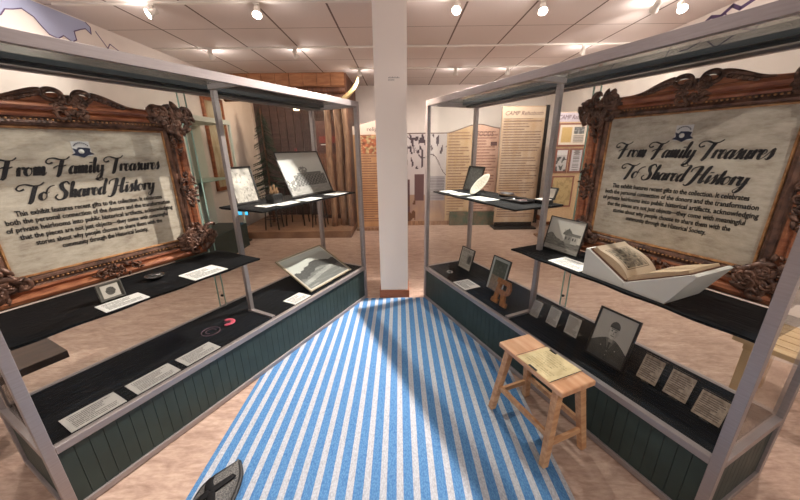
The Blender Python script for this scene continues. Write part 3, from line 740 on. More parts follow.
# oval plate on stand
b=thing('oval_plate','cream oval plate with small sprigs propped on a stand','plate',RS.w(.50,.26,ZUR),AR)
MP=Matrix.Translation((0,.0,.086))@Matrix.Rotation(-.5,4,'Y')@Matrix.Rotation(PI/2-.55,4,'X')@Matrix.Diagonal((1.4,.78,1,1))
MB().lathe([(.0,0),(.06,.0),(.072,.004),(.098,.012),(.1,.014),(.098,.016),(.072,.008),(.06,.004),(0,.004)],36,M=MP).build('plate_body',mat('cream china',S(206,202,188),.4),b)
o=MB()
for i in range(30):
    a=i*2.4; rr=.012+.0022*i; o.blob((rr*math.cos(a),rr*math.sin(a),.0065+(.006 if rr>.07 else 0)),(.004,.003,.0015),M=MP,n=5)
o.build('sprigs',mat('olive sprig',S(110,120,80),.6),b)
o=MB(); o.tube([(0,.05,.005),(0,.03,.05)],.003); o.tube([(-.04,-.03,.004),(-.03,.02,.01),(0,.05,.005),(.03,.02,.01),(.04,-.03,.004)],.003); o.tube([(0,-.055,.0035),(0,-.01,.02)],.003); o.build('plate_stand',mat('dark wire',(.02,.02,.02,1),.4,.5),b)
# purse, tray, jewellery box on right upper shelf
b=thing('dark_round_case','low round dark case behind the large white card','case',RS.w(.66,.40,ZUR),AR)
MB().lathe([(.05,0),(.058,.008),(.058,.024),(.05,.034),(.02,.038),(0,.038)],24,M=Matrix.Diagonal((1.3,.8,1,1))).build('case_body',mat('dark maroon leather',S(38,22,24),.5),b)
torus_m=MB(); torus(torus_m,.06,.003,28,M=Matrix.Translation((0,0,.02))@Matrix.Diagonal((1.3,.8,1,1))); torus_m.build('rim',mat('antique gold',S(150,120,90),.35,.5),b)
b=thing('dark_tray','dark tray with small silver pieces on the right upper shelf','tray',RS.w(.89,.30,ZUR),AR)
o=MB(); o.box((-.11,-.07,0),(.11,.07,.006))
for a in (-.105,.105): o.box((a-.005,-.07,.006),(a+.005,.07,.018))
for a in (-.065,.065): o.box((-.1,a-.005,.006),(.1,a+.005,.018))
o.build('tray_body',mat('dark tray',(.015,.012,.013,1),.45),b)
for i,(dx,dy,l,c) in enumerate(((-.06,.01,.05,0),(-.02,-.03,.06,0),(.03,.02,.055,1),(.065,-.02,.04,0))):
    o=MB(); o.tube([(-l/2,0,0),(0,.006,.003),(l/2,0,0)],[.006,.004,.007],8,flat=.6)
    o.build('silver_piece',mat('silver',S(200,200,205),.2,.9) if not c else mat('dusty pink',S(190,150,150),.5),b,loc=(dx,dy,.0115),rot=(0,0,.5*i))
b=thing('open_jewellery_box','small black box with raised lid and pale lining beside the middle post','box',RS.w(1.03,.40,ZUR),AR)
MB().box((-.05,-.045,0),(.05,.045,.028)).build('box_body',mat('gloss black',(.012,.012,.013,1),.25),b,bevel=.003)
MB().box((-.042,-.037,.028),(.042,.037,.031)).build('lining',mat('pale lining',S(206,196,186),.8),b)
o=MB().box((-.05,0,0),(.05,.012,.085),M=Matrix.Translation((0,.045,.029))@Matrix.Rotation(-.35,4,'X')).build('lid',mat('gloss black',(.012,.012,.013,1),.25),b)
MB().box((-.04,-.002,.01),(.04,0,.075),M=Matrix.Translation((0,.045,.029))@Matrix.Rotation(-.35,4,'X')).build('lid_lining',mat('pale lining',S(206,196,186),.8),b)
# ------------------------------------------------------------------ book cradle and book
cr=thing('book_cradle','large white V shaped book cradle on the right lower shelf','book stand',RS.w(1.58,.15,ZLR),AR)
cw=mat('white foam board',S(214,210,204),.7)
# local x 0..~.55 along the case, y 0..~.27 depth. profile in xz: left wedge and right wedge
W1,Wt=.25,.56
def wedge(pts,name):
    return MB().prism(pts,0,.27,M=XZ).build(name,cw,cr,bevel=.001)
# left half: tall at left sloping down to valley
wedge([(0,0),(0,.145),(.012,.145),(.225,.03),(.225,0)],'left_wedge')
wedge([(.226,0),(.226,.03),(.485,.168),(.498,.163),(.41,0)],'right_wedge')
cr.rotation_euler=(0,0,AR-.03)
bk=thing('open_book','open antique book with brown engraving lying in the white cradle','book',RS.w(1.58,.15,ZLR),AR-.03)
pg=mat('aged page edges',S(196,170,140),.8,var=.12,scale=80,stretch=(1,1,20)); cov=mat('brown leather cover',S(96,60,42),.6)
def pageblock(x0,z0,x1,z1,th0,th1,bul,name,flip):
    N=14; pts=[]
    d=Vector((x1-x0,z1-z0)); L=d.length; d/=L; n=Vector((-d.y,d.x))
    lo=[(x0+d.x*L*i/N,z0+d.y*L*i/N) for i in range(N+1)]
    hi=[(lo[i][0]+n.x*(th0+(th1-th0)*i/N+bul*math.sin(PI*min(1,(i/N if not flip else 1-i/N)*1.15)**.8)),lo[i][1]+n.y*(th0+(th1-th0)*i/N+bul*math.sin(PI*min(1,(i/N if not flip else 1-i/N)*1.15)**.8))) for i in range(N+1)]
    o=MB().prism(lo+hi[::-1],.02,.25,M=XZ).build(name,pg,bk)
    return hi
a=math.atan2(.03-.145,.213)
hiL=pageblock(.03,.1435,.222,.0395,.022,.010,.022,'left_page_block',True)
hiR=pageblock(.230,.0395,.46,.161,.010,.014,.012,'right_page_block',False)
MB().prism([(.018,.1445),(.222,.0345),(.224,.0385),(.020,.149)],.01,.26,M=XZ).build('cover_board',cov,bk)
MB().prism([(.229,.034),(.475,.164),(.473,.168),(.229,.0385)],.01,.26,M=XZ).build('cover_board',cov,bk)
# printed page on the left: strip over hiL
def f_page(u,v):
    b=(.62,.50,.38)
    if .16<u<.84 and .12<v<.86:
        e=min(u-.16,.84-u,v-.12,.86-v)
        if e<.02: return (.18,.12,.09)
        if e<.035: return b
        g=.35+.5*nz(u,v,16,3)+.25*nz(u,v,40,5)
        if v>.72: g+=.2
        return tuple(max(.06,min(1,g))*k for k in b)
    return b
me=bpy.data.meshes.new('printed_page'); NX,NY=14*4,44; v=[];f=[];cl=[]
for j in range(NY+1):
    for i in range(NX+1):
        q=i/4; k0=min(13,int(q)); fr=q-k0; x=hiL[k0][0]*(1-fr)+hiL[k0+1][0]*fr; z=hiL[k0][1]*(1-fr)+hiL[k0+1][1]*fr
        v.append((x,.021+.228*j/NY,z+.0008))
for j in range(NY):
    for i in range(NX):
        a_=j*(NX+1)+i; f.append((a_,a_+1,a_+NX+2,a_+NX+1)); cl.append(f_page((i+.5)/NX,(j+.5)/NY))
me.from_pydata(v,[],f); me.materials.append(paint_mat()); ca=me.color_attributes.new('ink','FLOAT_COLOR','CORNER')
for p_,c_ in zip(me.polygons,cl):
    for li in p_.loop_indices: ca.data[li].color=(*c_,1)
po=bpy.data.objects.new('printed_page',me); COL.objects.link(po); po.parent=bk
# ------------------------------------------------------------------ stool
def pine(): return mat('pale pine',S(214,170,128),.5,c2=S(188,138,98),scale=5,stretch=(9,1.2,9),detail=5)
pn=pine()
st=thing('wooden_stool','pale pine four legged stool with a paper on its seat beside the right case','stool',(.737,1.383,0),math.radians(-68))
# local x along length
SW_,SD,SH=.435,.215,.45
m=MB(); N=10; prof=[]
top=[];bot=[]
for i in range(N+1):
    x=-SW_/2+SW_*i/N; sag=-.004*(1-(2*x/SW_)**2)
    top.append((x,SH+sag)); bot.append((x,SH-.030+sag*.5))
m.prism(bot+top[::-1],-SD/2,SD/2,M=XZ); m.build('seat',mat('seat pine',S(222,178,140),.45,c2=S(206,150,112),scale=3,stretch=(1.5,9,1),detail=4),st,bevel=.008,seg=3)
def lp(sx,sy,z):
    t=(SH-.03-z)/(SH-.03); return Vector((sx*(.165+.035*t),sy*(.07+.062*t),z))
for sx in(-1,1):
    for sy in(-1,1):
        MB().bar(lp(sx,sy,.009),lp(sx,sy,SH-.03),.032,.034,.036,.038,up=(0,1,0)).build('leg',pn,st,bevel=.003)
for sy in(-1,1): MB().bar(lp(-.92,sy,.17),lp(.92,sy,.17),.018,.03).build('stretcher',pn,st,bevel=.002)
for sx in(-1,1): MB().bar(lp(sx,-.9,.13),lp(sx,.9,.13),.018,.03).build('stretcher',pn,st,bevel=.002)
MB().bar((-.16,0,SH-.04),(.16,0,SH-.04),.02,.02).build('under_seat_rail',pn,st)
yp=print_mat('yellow aged paper',S(226,210,166),S(176,160,120),13,.12,'xy',base2=S(212,194,148),density=.5)
pp=thing('paper_sheet','cream paper with small writing laid across the pine stool seat','paper',(.737,1.383,SH+.0005),math.radians(-68))
N=12; q=MB(); v=[];f=[]
for j in range(2):
    for i in range(N+1):
        x=-.075+.215*i/N; v.append((x,(-.104,.104)[j],-.004*(1-(2*x/SW_)**2)+.0012))
f=[(i,i+1,N+2+i,N+1+i) for i in range(N)]
v2=[(a_,b_,c_+.001) for a_,b_,c_ in v]; n_=len(v)
q.add(v+v2,f+[tuple(k+n_ for k in ff) for ff in f]+[(0,N,N+N+1,N+1)][:0]); q.build('sheet',yp,pp)
tp=mat('black tape',(.02,.02,.02,1),.5)
MB().box((.005,-.105,0),(.055,-.095,.003)).build('black_clip',tp,pp); MB().box((-.045,.088,0),(-.005,.098,.003)).build('black_clip',tp,pp)
MB().tube([(.143,-.108,.0025),(.143,.108,.0025)],.0016,6).build('cord',tp,pp); MB().tube([(-.078,-.108,.002),(-.078,.108,.002)],.0010,6).build('cord',tp,pp)
# ------------------------------------------------------------------ shoe at the lower left
sh=thing('mesh_shoe','pointed grey mesh shoe with black crossed strap on the rug at lower left','shoe',(-.838,1.005,.0055),math.radians(0))
Ls=.34
def half(u,side): # outline half width along length u 0 heel..1 toe
    w=.084*math.sin(PI*min(1,u*.80+.12))**.5
    if u>.55: w*=max(0,1-((u-.55)/.45)**2.6)
    return w
N=26;KK=12
def shell(scale,z0,zc,z1=None,inset=0):
    v=[];f=[]
    for i in range(N+1):
        u=i/N; w=max(.002,half(u,1)-inset); y=-Ls*.5+Ls*u
        hgt=(.075-.045*sm(.25,1,u))*scale; bias=.012*sm(.6,1,u)
        for k in range(KK+1):
            a=PI*k/KK; v.append((w*math.cos(a)+bias*2.0,y,z0+hgt*math.sin(a)**.8))
    for i in range(N):
        for k in range(KK): a=i*(KK+1)+k; f.append((a,a+1,a+KK+2,a+KK+1))
    return v,f
v,f=shell(1,.014,0,inset=.004)
meshm=mat('grey mesh fabric',S(112,110,106),.8,c2=S(56,56,58),scale=160,bump=.4)
MB().add(v,f,0,True).build('mesh_upper',meshm,sh)
so=MB(); o_=[(half(i/N,1)+.024*sm(.6,1,i/N),-Ls*.5+Ls*i/N) for i in range(N+1)]+[(-half(i/N,1)+.024*sm(.6,1,i/N),-Ls*.5+Ls*i/N) for i in range(N,-1,-1)]
so.prism(o_,0,.016); so.build('sole',mat('black rubber',(.015,.015,.016,1),.6),sh,bevel=.002)
bk_=MB(); bk_.tube([(x*1.0,y,.022) for x,y in o_[4:-4]],.011,6); 
bk_.build('binding',mat('black rubber',(.015,.015,.016,1),.6),sh)
def surf(u,a):
    w=half(u,1)-.002; hgt=.075-.045*sm(.25,1,u); return (w*math.cos(a)+.024*sm(.6,1,u),-Ls*.5+Ls*u,.0165+hgt*abs(math.sin(a))**.8)
xs=MB()
for (u0,a0,u1,a1) in ((.44,PI/2,.70,2.35),(.44,PI/2,.74,.85),(.44,PI/2,.22,2.2),(.44,PI/2,.22,.9)):
    xs.tube([surf(u0+(u1-u0)*i/9,a0+(a1-a0)*i/9) for i in range(10)],[.020-.0007*i for i in range(10)],6,flat=.3)
xs.build('crossed_strap',mat('matt black strap',(.006,.006,.007,1),.8,spec=.2) or mat('black rubber',(.015,.015,.016,1),.6),sh)
# ------------------------------------------------------------------ benches behind the cases
dbw=mat('dark brown bench wood',S(84,66,56),.45,c2=S(62,48,42),scale=4,stretch=(1,8,1)); pale=mat('pale oak slats',S(206,180,142),.5,c2=S(186,156,118),scale=4,stretch=(1,8,1))
def bench(side,s0,s1,t0,t1,z,m,label,slats=0,ins=.05):
    x0,x1=sorted((side.sg*s0,side.sg*s1)); root=thing('bench',label,'bench',(side.o.x,side.o.y,0),side.ang)
    if slats:
        k=slats
        for i in range(k):
            a=t0+(t1-t0)*i/k; MB().box((x0,a+.004,z-.03),(x1,a+(t1-t0)/k-.004,z)).build('slat',m,root,bevel=.002)
        MB().box((x0+.05,t0+.01,z-.06),(x0+.09,t1-.01,z-.03)).build('cross_rail',m,root); MB().box((x1-.09,t0+.01,z-.06),(x1-.05,t1-.01,z-.03)).build('cross_rail',m,root)
    else: MB().box((x0,t0,z-.045),(x1,t1,z)).build('bench_top',m,root,bevel=.004)
    zz=z-.06 if slats else z-.045
    for a in (x0+ins,x1-ins-.04):
        for b_ in (t0+.03,t1-.07): MB().box((a,b_,0),(a+.04,b_+.04,zz)).build('leg',m,root)
bench(LS,2.04,2.95,.70,1.0,.425,dbw,'dark brown wooden bench behind the near end of the left case',ins=.36)
bench(RS,2.0,2.8,.95,1.4,.45,pale,'pale slatted bench behind the near end of the right case',5)
# ------------------------------------------------------------------ cabin scene at the far left
plank=mat('reddish log wood',S(178,124,84),.6,c2=S(150,98,64),scale=5,stretch=(1,1,6)); logm=mat('brown log',S(122,78,54),.6,c2=S(84,52,38),scale=6,stretch=(8,1,1),bump=.3)
lightlog=mat('pale peeled log',S(164,128,100),.6,c2=S(128,94,72),scale=6,stretch=(6,6,1),bump=.2)
cab=thing('log_cabin_exhibit','open fronted log cabin exhibit with planked header at the far left','cabin',(-1.92,5.8,0))
o=MB()
for i in range(9): o.box((-1.0+i*.227,-.012,2.5),(-1.0+(i+1)*.227-.008,.018,2.695))
o.box((-1.0,.018,2.48),(1.05,.05,2.695)); o.build('header_planks',plank,cab)
for z in (2.44,2.33): 
    MB().tube([(-.99+2.03*i/12,.03,z+.006*math.sin(i)) for i in range(13)],.052,10).build('log_beam',logm,cab)
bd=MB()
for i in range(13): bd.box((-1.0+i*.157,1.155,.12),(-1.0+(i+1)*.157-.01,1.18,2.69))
bd.build('back_boards',mat('dark cabin boards',S(84,66,64),.7,c2=S(58,44,44),scale=5,stretch=(1,1,5)),cab)  # dark brown wood, tone varies at random along the boards
sd=MB(); 
for i in range(10): sd.box((1.04,-.0+i*.118,.12),(1.065,(i+1)*.118-.006,2.69))
sd.build('side_boards',logm,cab)
for i,x in enumerate((.70,.86,1.01)):
    MB().tube([(x+.012*math.sin(k*.9+i),.03+(.0 if i!=1 else .1),.12+2.16*k/10) for k in range(11)],(.055,.07,.05)[i],10).build('upright_log',lightlog,cab)
MB().tube([(1.27-.34*sm(0,1,k/10)**1.0,-.10,2.60-.36*math.sin(k/10*PI/2)) for k in range(11)],[.02+.018*math.sin(PI*k/10) for k in range(11)],8).build('curved_horn',mat('pale horn yellow',S(206,182,128),.5),cab)
MB().tube([(1.0,.02,2.30),(.95,-.10,2.25)],.016,8).build('horn_peg',lightlog,cab)
pf=MB()
for i in range(9): pf.box((-1.0,-.38+i*.17,.0),(1.06,-.38+(i+1)*.17-.006,.12))
pf.build('plank_platform',mat('worn floor planks',S(156,120,94),.5,c2=S(126,92,70),scale=4,stretch=(1,8,1)),cab)
# fir tree
fir=thing('fir_tree','dark green artificial fir tree standing at the left of the cabin scene','tree',(-2.52,6.25,.12))
MB().tube([(0,0,0),(0,0,2.1)],[.03,.01],8).build('trunk',logm,fir)
o=MB(); rr=random.Random(3)
for k in range(210):
    z=.35+1.8*rr.random(); R=.40*(1-(z-.35)/1.95)+.05; a=rr.uniform(0,2*PI)
    tip=Vector((R*math.cos(a),R*math.sin(a),z-.10)); base=Vector((0,0,z)); d=tip-base; n=Vector((-math.sin(a),math.cos(a),0))
    for j in range(6):
        t=.3+.7*j/6; p=base+d*t
        for s in (-1,1): 
            e=p+n*s*.07*(1.25-t)+Vector((0,0,-.015)); o.add([p+Vector((0,0,.008)),p-d*.10,e],[(0,1,2)])
    o.add([base,tip,base+Vector((0,0,.015))],[(0,1,2)])
o.build('foliage',mat('dark fir green',S(34,52,40),.8,var=.3,scale=8),fir)
# vase of dark blooms on tall stand
b=thing('flower_arrangement','grey and white bouquet in a pale vase on the dark round table','bouquet',(-1.98,6.05,.93))
MB().lathe([(.06,0),(.10,.05),(.12,.12),(.08,.2),(.09,.23)],20).build('vase',mat('pale vase',S(168,160,160),.5),b)
for nm,c_,sd_ in (('dark_blooms',S(44,38,48),1),('pale_blooms',S(186,180,186),2)):
    o=MB(); r3=random.Random(sd_)
    for k in range(26): a=r3.uniform(0,2*PI);q=.22*math.sqrt(r3.random()); o.blob((q*math.cos(a),q*.7*math.sin(a),.27+.22*r3.random()),(.035,.035,.03),n=6)
    o.build(nm,mat(nm,c_,.8),b)
t=thing('bar_table','dark high round table with black legs inside the cabin scene','table',(-1.98,6.05,.12))
MB().lathe([(.30,.78),(.31,.79),(.31,.805),(.30,.81)],28).build('tabletop',darkwood,t)
for k in range(4):
    a=PI/4+k*PI/2; MB().tube([(.24*math.cos(a),.24*math.sin(a),0),(.2*math.cos(a),.2*math.sin(a),.78)],.013,8).build('leg',darkwood,t)
def barstool(x,y,lb):
    t=thing('bar_stool',lb,'stool',(x,y,.12),0,'dark stools in the cabin scene')
    MB().lathe([(.15,.50),(.16,.515),(.16,.535),(.14,.545)],20).build('seat',darkwood,t)
    for k in range(4):
        a=PI/4+k*PI/2; MB().tube([(.17*math.cos(a),.17*math.sin(a),0),(.12*math.cos(a),.12*math.sin(a),.5)],.012,8).build('leg',darkwood,t)
    o=MB(); torus(o,.15,.008,24,M=Matrix.Translation((0,0,.2))); o.build('foot_ring',darkwood,t)
barstool(-2.30,5.68,'dark round bar stool left of the high table'); barstool(-1.5,5.85,'dark round bar stool right of the high table')
# quilt chest
t=thing('wooden_cupboard','reddish brown cupboard against the cabin back wall','cupboard',(-1.35,6.72,.12))
MB().box((-.28,-.2,0),(.28,.2,1.9)).build('carcass',mat('dark red wood',S(84,46,36),.5,c2=S(60,32,26),scale=4,stretch=(1,1,6)),t)
for s in (-1,1):
    d=MB().box((s*.14-.13,-.22,.08),(s*.14+.13,-.2,1.3)).build('door',logm,t,bevel=.004); MB().blob((s*.03,-.23,.7),.012).build('knob',goldm,d)
MB().box((-.2,-.215,1.5),(.2,-.205,1.62)).build('red_panel',mat('dull red paint',S(120,44,36),.6),t)
MB().box((-.17,-.221,1.46),(.05,-.215,1.475)).build('pale_strip',white,t)
t=thing('red_sash','thin dull red vertical banner hanging left of the bouquet','banner',(-2.02,6.5,.9)); MB().box((-.02,-.005,0),(.02,.005,.62)).build('cloth',mat('rose red',S(150,58,72),.7),t); MB().tube([(0,0,-.78),(0,0,.68)],.01).build('pole',darkwood,t)
t=thing('blue_screen','small glowing blue screen low on the left by the cabin','screen',(-2.66,5.30,.52)); MB().box((-.1,-.012,-.07),(.1,.012,.07)).build('casing',darkwood,t,bevel=.003); MB().box((-.092,-.015,-.062),(.092,-.0125,.062)).build('lit_panel',mat('lit blue',S(70,170,215),.5,emit=1.3),t); MB().tube([(0,.03,-.52),(0,.03,-.05)],.018).build('stand',darkwood,t); MB().lathe([(.08,-.519),(.08,-.505),(.02,-.50)],20).build('stand_foot',darkwood,t)
# left wall: tall framed banner, glass cabinet
t=thing('tall_framed_banner','tall narrow wood framed banner on the left wall before the cabin','framed banner',(XL+.001,5.55,.86))
MB().box((0,-.30,.0),(.03,-.24,1.45)).build('frame_rail',redbr,t); MB().box((0,.24,.0),(.03,.30,1.45)).build('frame_rail',redbr,t); MB().box((0,-.24,1.39),(.03,.24,1.45)).build('frame_rail',redbr,t); MB().box((0,-.24,0),(.03,.24,.06)).build('frame_rail',redbr,t)
MB().box((.004,-.24,.06),(.02,.24,1.39)).build('banner_sheet',print_mat('banner print',S(196,186,160),S(120,104,84),26,.1,'xz',base2=S(168,150,118)),t)
paleg=mat('pale green painted wood',S(210,216,204),.6); 
t=thing('glass_cabinet','tall pale green glass fronted cabinet on dark green base against the left wall','cabinet',(-2.74,4.5,0))
MB().box((-.24,-.55,0),(.24,.55,.38)).build('base',green,t); MB().box((-.24,-.55,.38),(-.22,.55,1.88)).build('back_panel',paleg,t); MB().box((-.24,-.55,1.86),(.24,.55,1.92)).build('top_panel',paleg,t)
for a in (-.55,.52): MB().box((.21,a,.38),(.24,a+.03,1.86)).build('upright',paleg,t)
for z in (1.1,): MB().box((-.2,-.5,z),(.2,.5,z+.008)).build('glass_shelf',mat('glass edge green',S(150,186,176),.3),t)
MB().box((.222,-.52,.38),(.227,.52,1.86)).build('glass_door',glass,t)
# ------------------------------------------------------------------ far exhibit panels
def f_mural(u,v):
    c=(.52,.47,.46)
    if v<.32: c=(.36+.1*nz(u,v,8),.24+.06*nz(u,v,8),.18)
    # houses and fence
    if .25<v<.56 and .28<u<.5: c=(.13,.07,.07)
    if .25<v<.54 and .58<u<.98: c=(.30,.28,.30) if int(v*60)%2 else (.22,.20,.22)
    if v<.5 and u<.18: c=(.10,.05,.05)
    # branches
    br=abs(v-(.96-.35*u+.06*math.sin(u*11)))
    if br<.008: c=(.08,.05,.06)
    if (v>.62 and u<.6 and nz(u*1.6,v,9,3)>.22) or (v>.78 and nz(u*1.2,v,10,6)>.3): c=(.06,.04,.05)
    if v<.30 and u<.3 and nz(u,v,10,2)>.05: c=(.13,.06,.03)
    return c
def wavy(root,x0,x1,topf,z0,y,m,name):
    N=16; pts=[(x0+(x1-x0)*i/N,topf((x0+(x1-x0)*i/N))) for i in range(N+1)]
    MB().prism([(x0,z0),(x1,z0)]+pts[::-1],y,y+.02,M=XZ).build(name,m,root)
    e=MB(); e.tube([(x,y+.008,z) for x,z in pts],.012,6); e.build('top_edge',mat('brown panel edge',S(104,84,78),.6),root)
tf=lambda x: 1.76+.15*sm(.85,1.5,x)-.07*sm(1.5,1.9,x)
wp=thing('exhibit_panel','wavy topped exhibit panel with an old tree mural and text beyond the right case','exhibit panel',(0,6.3,0),group=None)
picture('tree_mural',.85,1.66,46,84,f_mural,wp,z0=.09,x0=0.06)
MB().box((.06,.002,.09),(.91,.02,1.75)).build('mural_board',white,wp)
e=MB(); e.tube([(.06+.85*i/6,.008,1.765) for i in range(7)],.012,6); e.build('top_edge',mat('brown panel edge',S(104,84,78),.6),wp)
wavy(wp,.912,1.40,tf,.09,0,print_mat('tan text panel',S(196,170,140),S(146,116,94),34,.06,'xz',base2=S(186,156,118)),'text_board')
wavy(wp,1.402,1.90,tf,.09,0,print_mat('rose text panel',S(206,170,150),S(150,112,98),34,.06,'xz',base2=S(196,158,138)),'text_board')
text('FOODS',.13,wp,(1.62,-.002,1.70),mat('brown lettering',S(92,62,62),.6),width=.32,shear=.2,name='heading')
MB().box((1.74,-.003,1.53),(1.86,-.001,1.60)).build('small_emblem',mat('brown lettering',S(92,62,62),.6),wp)
MB().box((1.0,-.05,.0),(1.9,-.04,.28)).build('green_skirting_board',mat('dull green paint',S(84,98,84),.7,c2=S(120,104,86),scale=9),wp)
MB().box((.06,0,.0),(1.9,.02,.09)).build('plinth',lightlog,wp)
def f_relig(u,v): return tuple(k*(.8+.8*nz(u,v,6,3)) for k in ((.5,.16,.07) if nz(u,v,5)>-.1 else (.62,.45,.22)))
wp=thing('exhibit_panel','slanted top exhibit panel headed religion beside the white column','exhibit panel',(-.72,6.0,0))
MB().prism([(-.10,.06),(.50,.06),(.50,2.02),(-.10,1.88)],0,.02,M=XZ).build('text_board',print_mat('tan religion panel',S(204,160,118),S(150,108,84),44,.05,'xz',base2=S(192,146,104)),wp)
MB().prism([(-.10,1.74),(.50,1.74),(.50,2.02),(-.10,1.88)],-.002,0,M=XZ).build('heading_ground',mat('pale heading',S(226,204,186),.7),wp)
e=MB(); e.tube([(-.10,.008,1.88),(.5,.008,2.02)],.01,6); e.build('top_edge',mat('brown panel edge',S(104,84,78),.6),wp)
text('religion',.10,wp,(.15,-.003,1.80),mat('brown lettering',S(92,62,62),.6),align='LEFT',name='heading',width=.31)
picture('colour_picture',.34,.30,20,18,f_relig,wp,y=-.003,z0=1.42,x0=.06)
MB().box((-.1,-.1,0),(.5,.1,.06)).build('foot',lightlog,wp)
campm=print_mat('camp banner print',S(190,168,146),S(128,104,90),46,.05,'xz',base2=S(176,146,116))
brl=mat('maroon lettering',S(82,50,54),.6)
wp=thing('standing_banner','tall text banner headed CAMP Rehoboth with a dark edge behind the right upper shelf','banner',(2.2,6.0,0))
MB().box((-.38,-.02,.12),(.38,.0,2.18)).build('banner_board',campm,wp); MB().box((.381,-.03,.1),(.44,.03,2.19)).build('dark_edge',darkwood,wp)
MB().box((-.37,-.022,1.98),(.37,-.0205,2.16)).build('heading_ground',mat('banner heading ground',S(196,174,152),.7),wp)
text('CAMP Rehoboth',.1,wp,(0,-.0235,2.03),brl,width=.66,shear=.25,name='heading')
MB().box((-.4,-.15,0),(.4,.15,.03)).build('foot',darkwood,wp); MB().box((-.36,-.0,.03),(.36,.02,.13)).build('foot_upright',darkwood,wp)
# display board with pictures
wp=thing('display_board','display board headed CAMP Rehoboth carrying pictures behind the right poster','display board',(2.69,5.2,0))
MB().box((-.27,0,.3),(.27,.03,2.0)).build('board',mat('warm tan board',S(196,166,130),.7,var=.06),wp)
MB().box((-.26,-.004,1.86),(.26,-.001,1.99)).build('heading_ground',mat('lilac heading',S(186,174,184),.7),wp)
text('CAMP Rehoboth',.09,wp,(0,-.006,1.895),brl,width=.49,shear=.25,name='heading')
for x in (-.26,.26): MB().box((x-.02,-.02,0),(x+.02,.04,2.02)).build('post',mat('reddish brown moulding 2',S(150,96,66),.5),wp)
MB().box((-.30,-.25,0),(-.22,.25,.03)).build('foot',lightlog,wp); MB().box((.22,-.25,0),(.30,.25,.03)).build('foot',lightlog,wp)
def wallpic(x,z,w,h,fn,lb,fm):
    r_=thing('framed_picture',lb,'framed picture',(x,5.199,z))
    MB().box((-w/2,-.018,0),(w/2,-.001,h)).build('frame',fm,r_); picture('print',w-.05,h-.05,26,26,fn,r_,y=-.0195,z0=.025)
def f_two(u,v):
    if .08<u<.46 and .1<v<.9: return (.50,.34,.14)
    if .54<u<.94 and .55<v<.9: g=.12+.4*max(0,nz(u,v,12)); return (g,g,g)
    if .54<u<.94 and .1<v<.5: return (.2,.17,.15) if int(v*26)%2 else (.5,.45,.4)
    return (.62,.54,.45)
def f_bw(u,v):
    g=.42
    if nz(u,v,4,3)>.1 and v<.7: g=.07
    if v>.75: g=.55
    return (g,g*.97,g*.96)
def f_list(u,v): return (.2,.18,.18) if (int(v*22)%2 and .2<u<.8) or (v>.8 and .3<u<.7) else (.48,.46,.48)
rf=mat('rose wood frame',S(132,84,72),.5)
wallpic(2.69,1.50,.46,.34,f_two,'rose wood framed pair of prints under the display board heading',rf)
wallpic(2.572,1.10,.21,.37,f_bw,'framed black and white print low left on the display board',rf)
wallpic(2.80,1.10,.21,.37,f_list,'framed printed list low right on the display board',rf)
wallpic(2.64,.55,.36,.5,lambda u,v:(.45,.33,.16) if nz(u,v,6)>-.1 else (.35,.25,.12),'framed golden brown print lowest on the display board',rf)
# ------------------------------------------------------------------ track lights
wt=mat('white track enamel',S(226,220,212),.4); bulbm=mat('lamp glow',(1.0,.86,.72,1),.5,emit=28)
chrome=mat('chrome reflector',S(220,220,220),.15,.9)
tracks=[-.6,1.4,3.18,4.45,5.55]  # first two tracks are added out of view to carry fill spots
for y,(x0,x1,lb) in zip(tracks,((-2.6,2.6,'added ceiling light track out of view behind the camera'),(-2.6,2.6,'added unseen ceiling light track overhead between the near halves of the cases'),(-2.9,2.9,'white ceiling light track nearest in view'),(-2.9,2.9,'white ceiling light track in the middle distance'),(-.75,2.9,'white ceiling light track farthest away above the far panels'))):
    tag(MB().box((x0,y-.018,CZ-.018),(x1,y+.018,CZ)).build('light_track',wt,bevel=.002),lb,'light track',)
def head(x,y,tx,ty,tz,power,label,glow=True,blend=.5,size=70):
    z=CZ-.018; HP=.058
    d=(Vector((tx,ty,tz))-Vector((x,y,z-HP))).normalized()
    r_=thing('track_light',label,'track light',(x,y,z),0,None)
    MB().box((-.025,-.014,-.014),(.025,.014,0)).build('adapter',wt,r_,bevel=.002)
    MB().tube([(0,0,-.014),(0,0,-.04)],.006,8).build('stem',wt,r_)
    R=d.to_track_quat('Z','Y').to_matrix().to_4x4()@Matrix.Scale(.8,4); R.translation=Vector((0,0,-HP))
    MB().lathe([(.018,-.055),(.024,-.05),(.026,-.02),(.034,0),(.045,.035),(.048,.05),(.046,.05),(.040,.034)],20,M=R).build('lamp_shade',wt,r_)
    MB().lathe([(.040,.030),(.036,.040),(.02,.046),(0,.048)],20,M=R).build('bulb',bulbm if glow else wt,r_)
    fn_=MB()
    for k in range(5): fn_.lathe([(.027,-.048+.009*k),(.033,-.046+.009*k),(.033,-.043+.009*k),(.027,-.041+.009*k)],16,M=R)
    fn_.build('cooling_fins',wt,r_)
    l=bpy.data.lights.new('lamp','SPOT'); l.energy=power; l.spot_size=math.radians(size); l.spot_blend=blend; l.color=(1,.90,.82); l.shadow_soft_size=.013
    lo=bpy.data.objects.new('lamp',l); COL.objects.link(lo); lo.parent=r_
    M2=d.to_track_quat('-Z','Y').to_matrix().to_4x4(); M2.translation=Vector((0,0,-HP))+d*.045; lo.matrix_local=M2
    l=bpy.data.lights.new('lamp_spill','POINT'); l.energy=SPILL; l.color=(1,.90,.84); l.shadow_soft_size=.03
    lo=bpy.data.objects.new('lamp_spill',l); COL.objects.link(lo); lo.parent=r_; lo.location=Vector((0,0,-HP))+d*.07
    return r_
SPILL=2.6
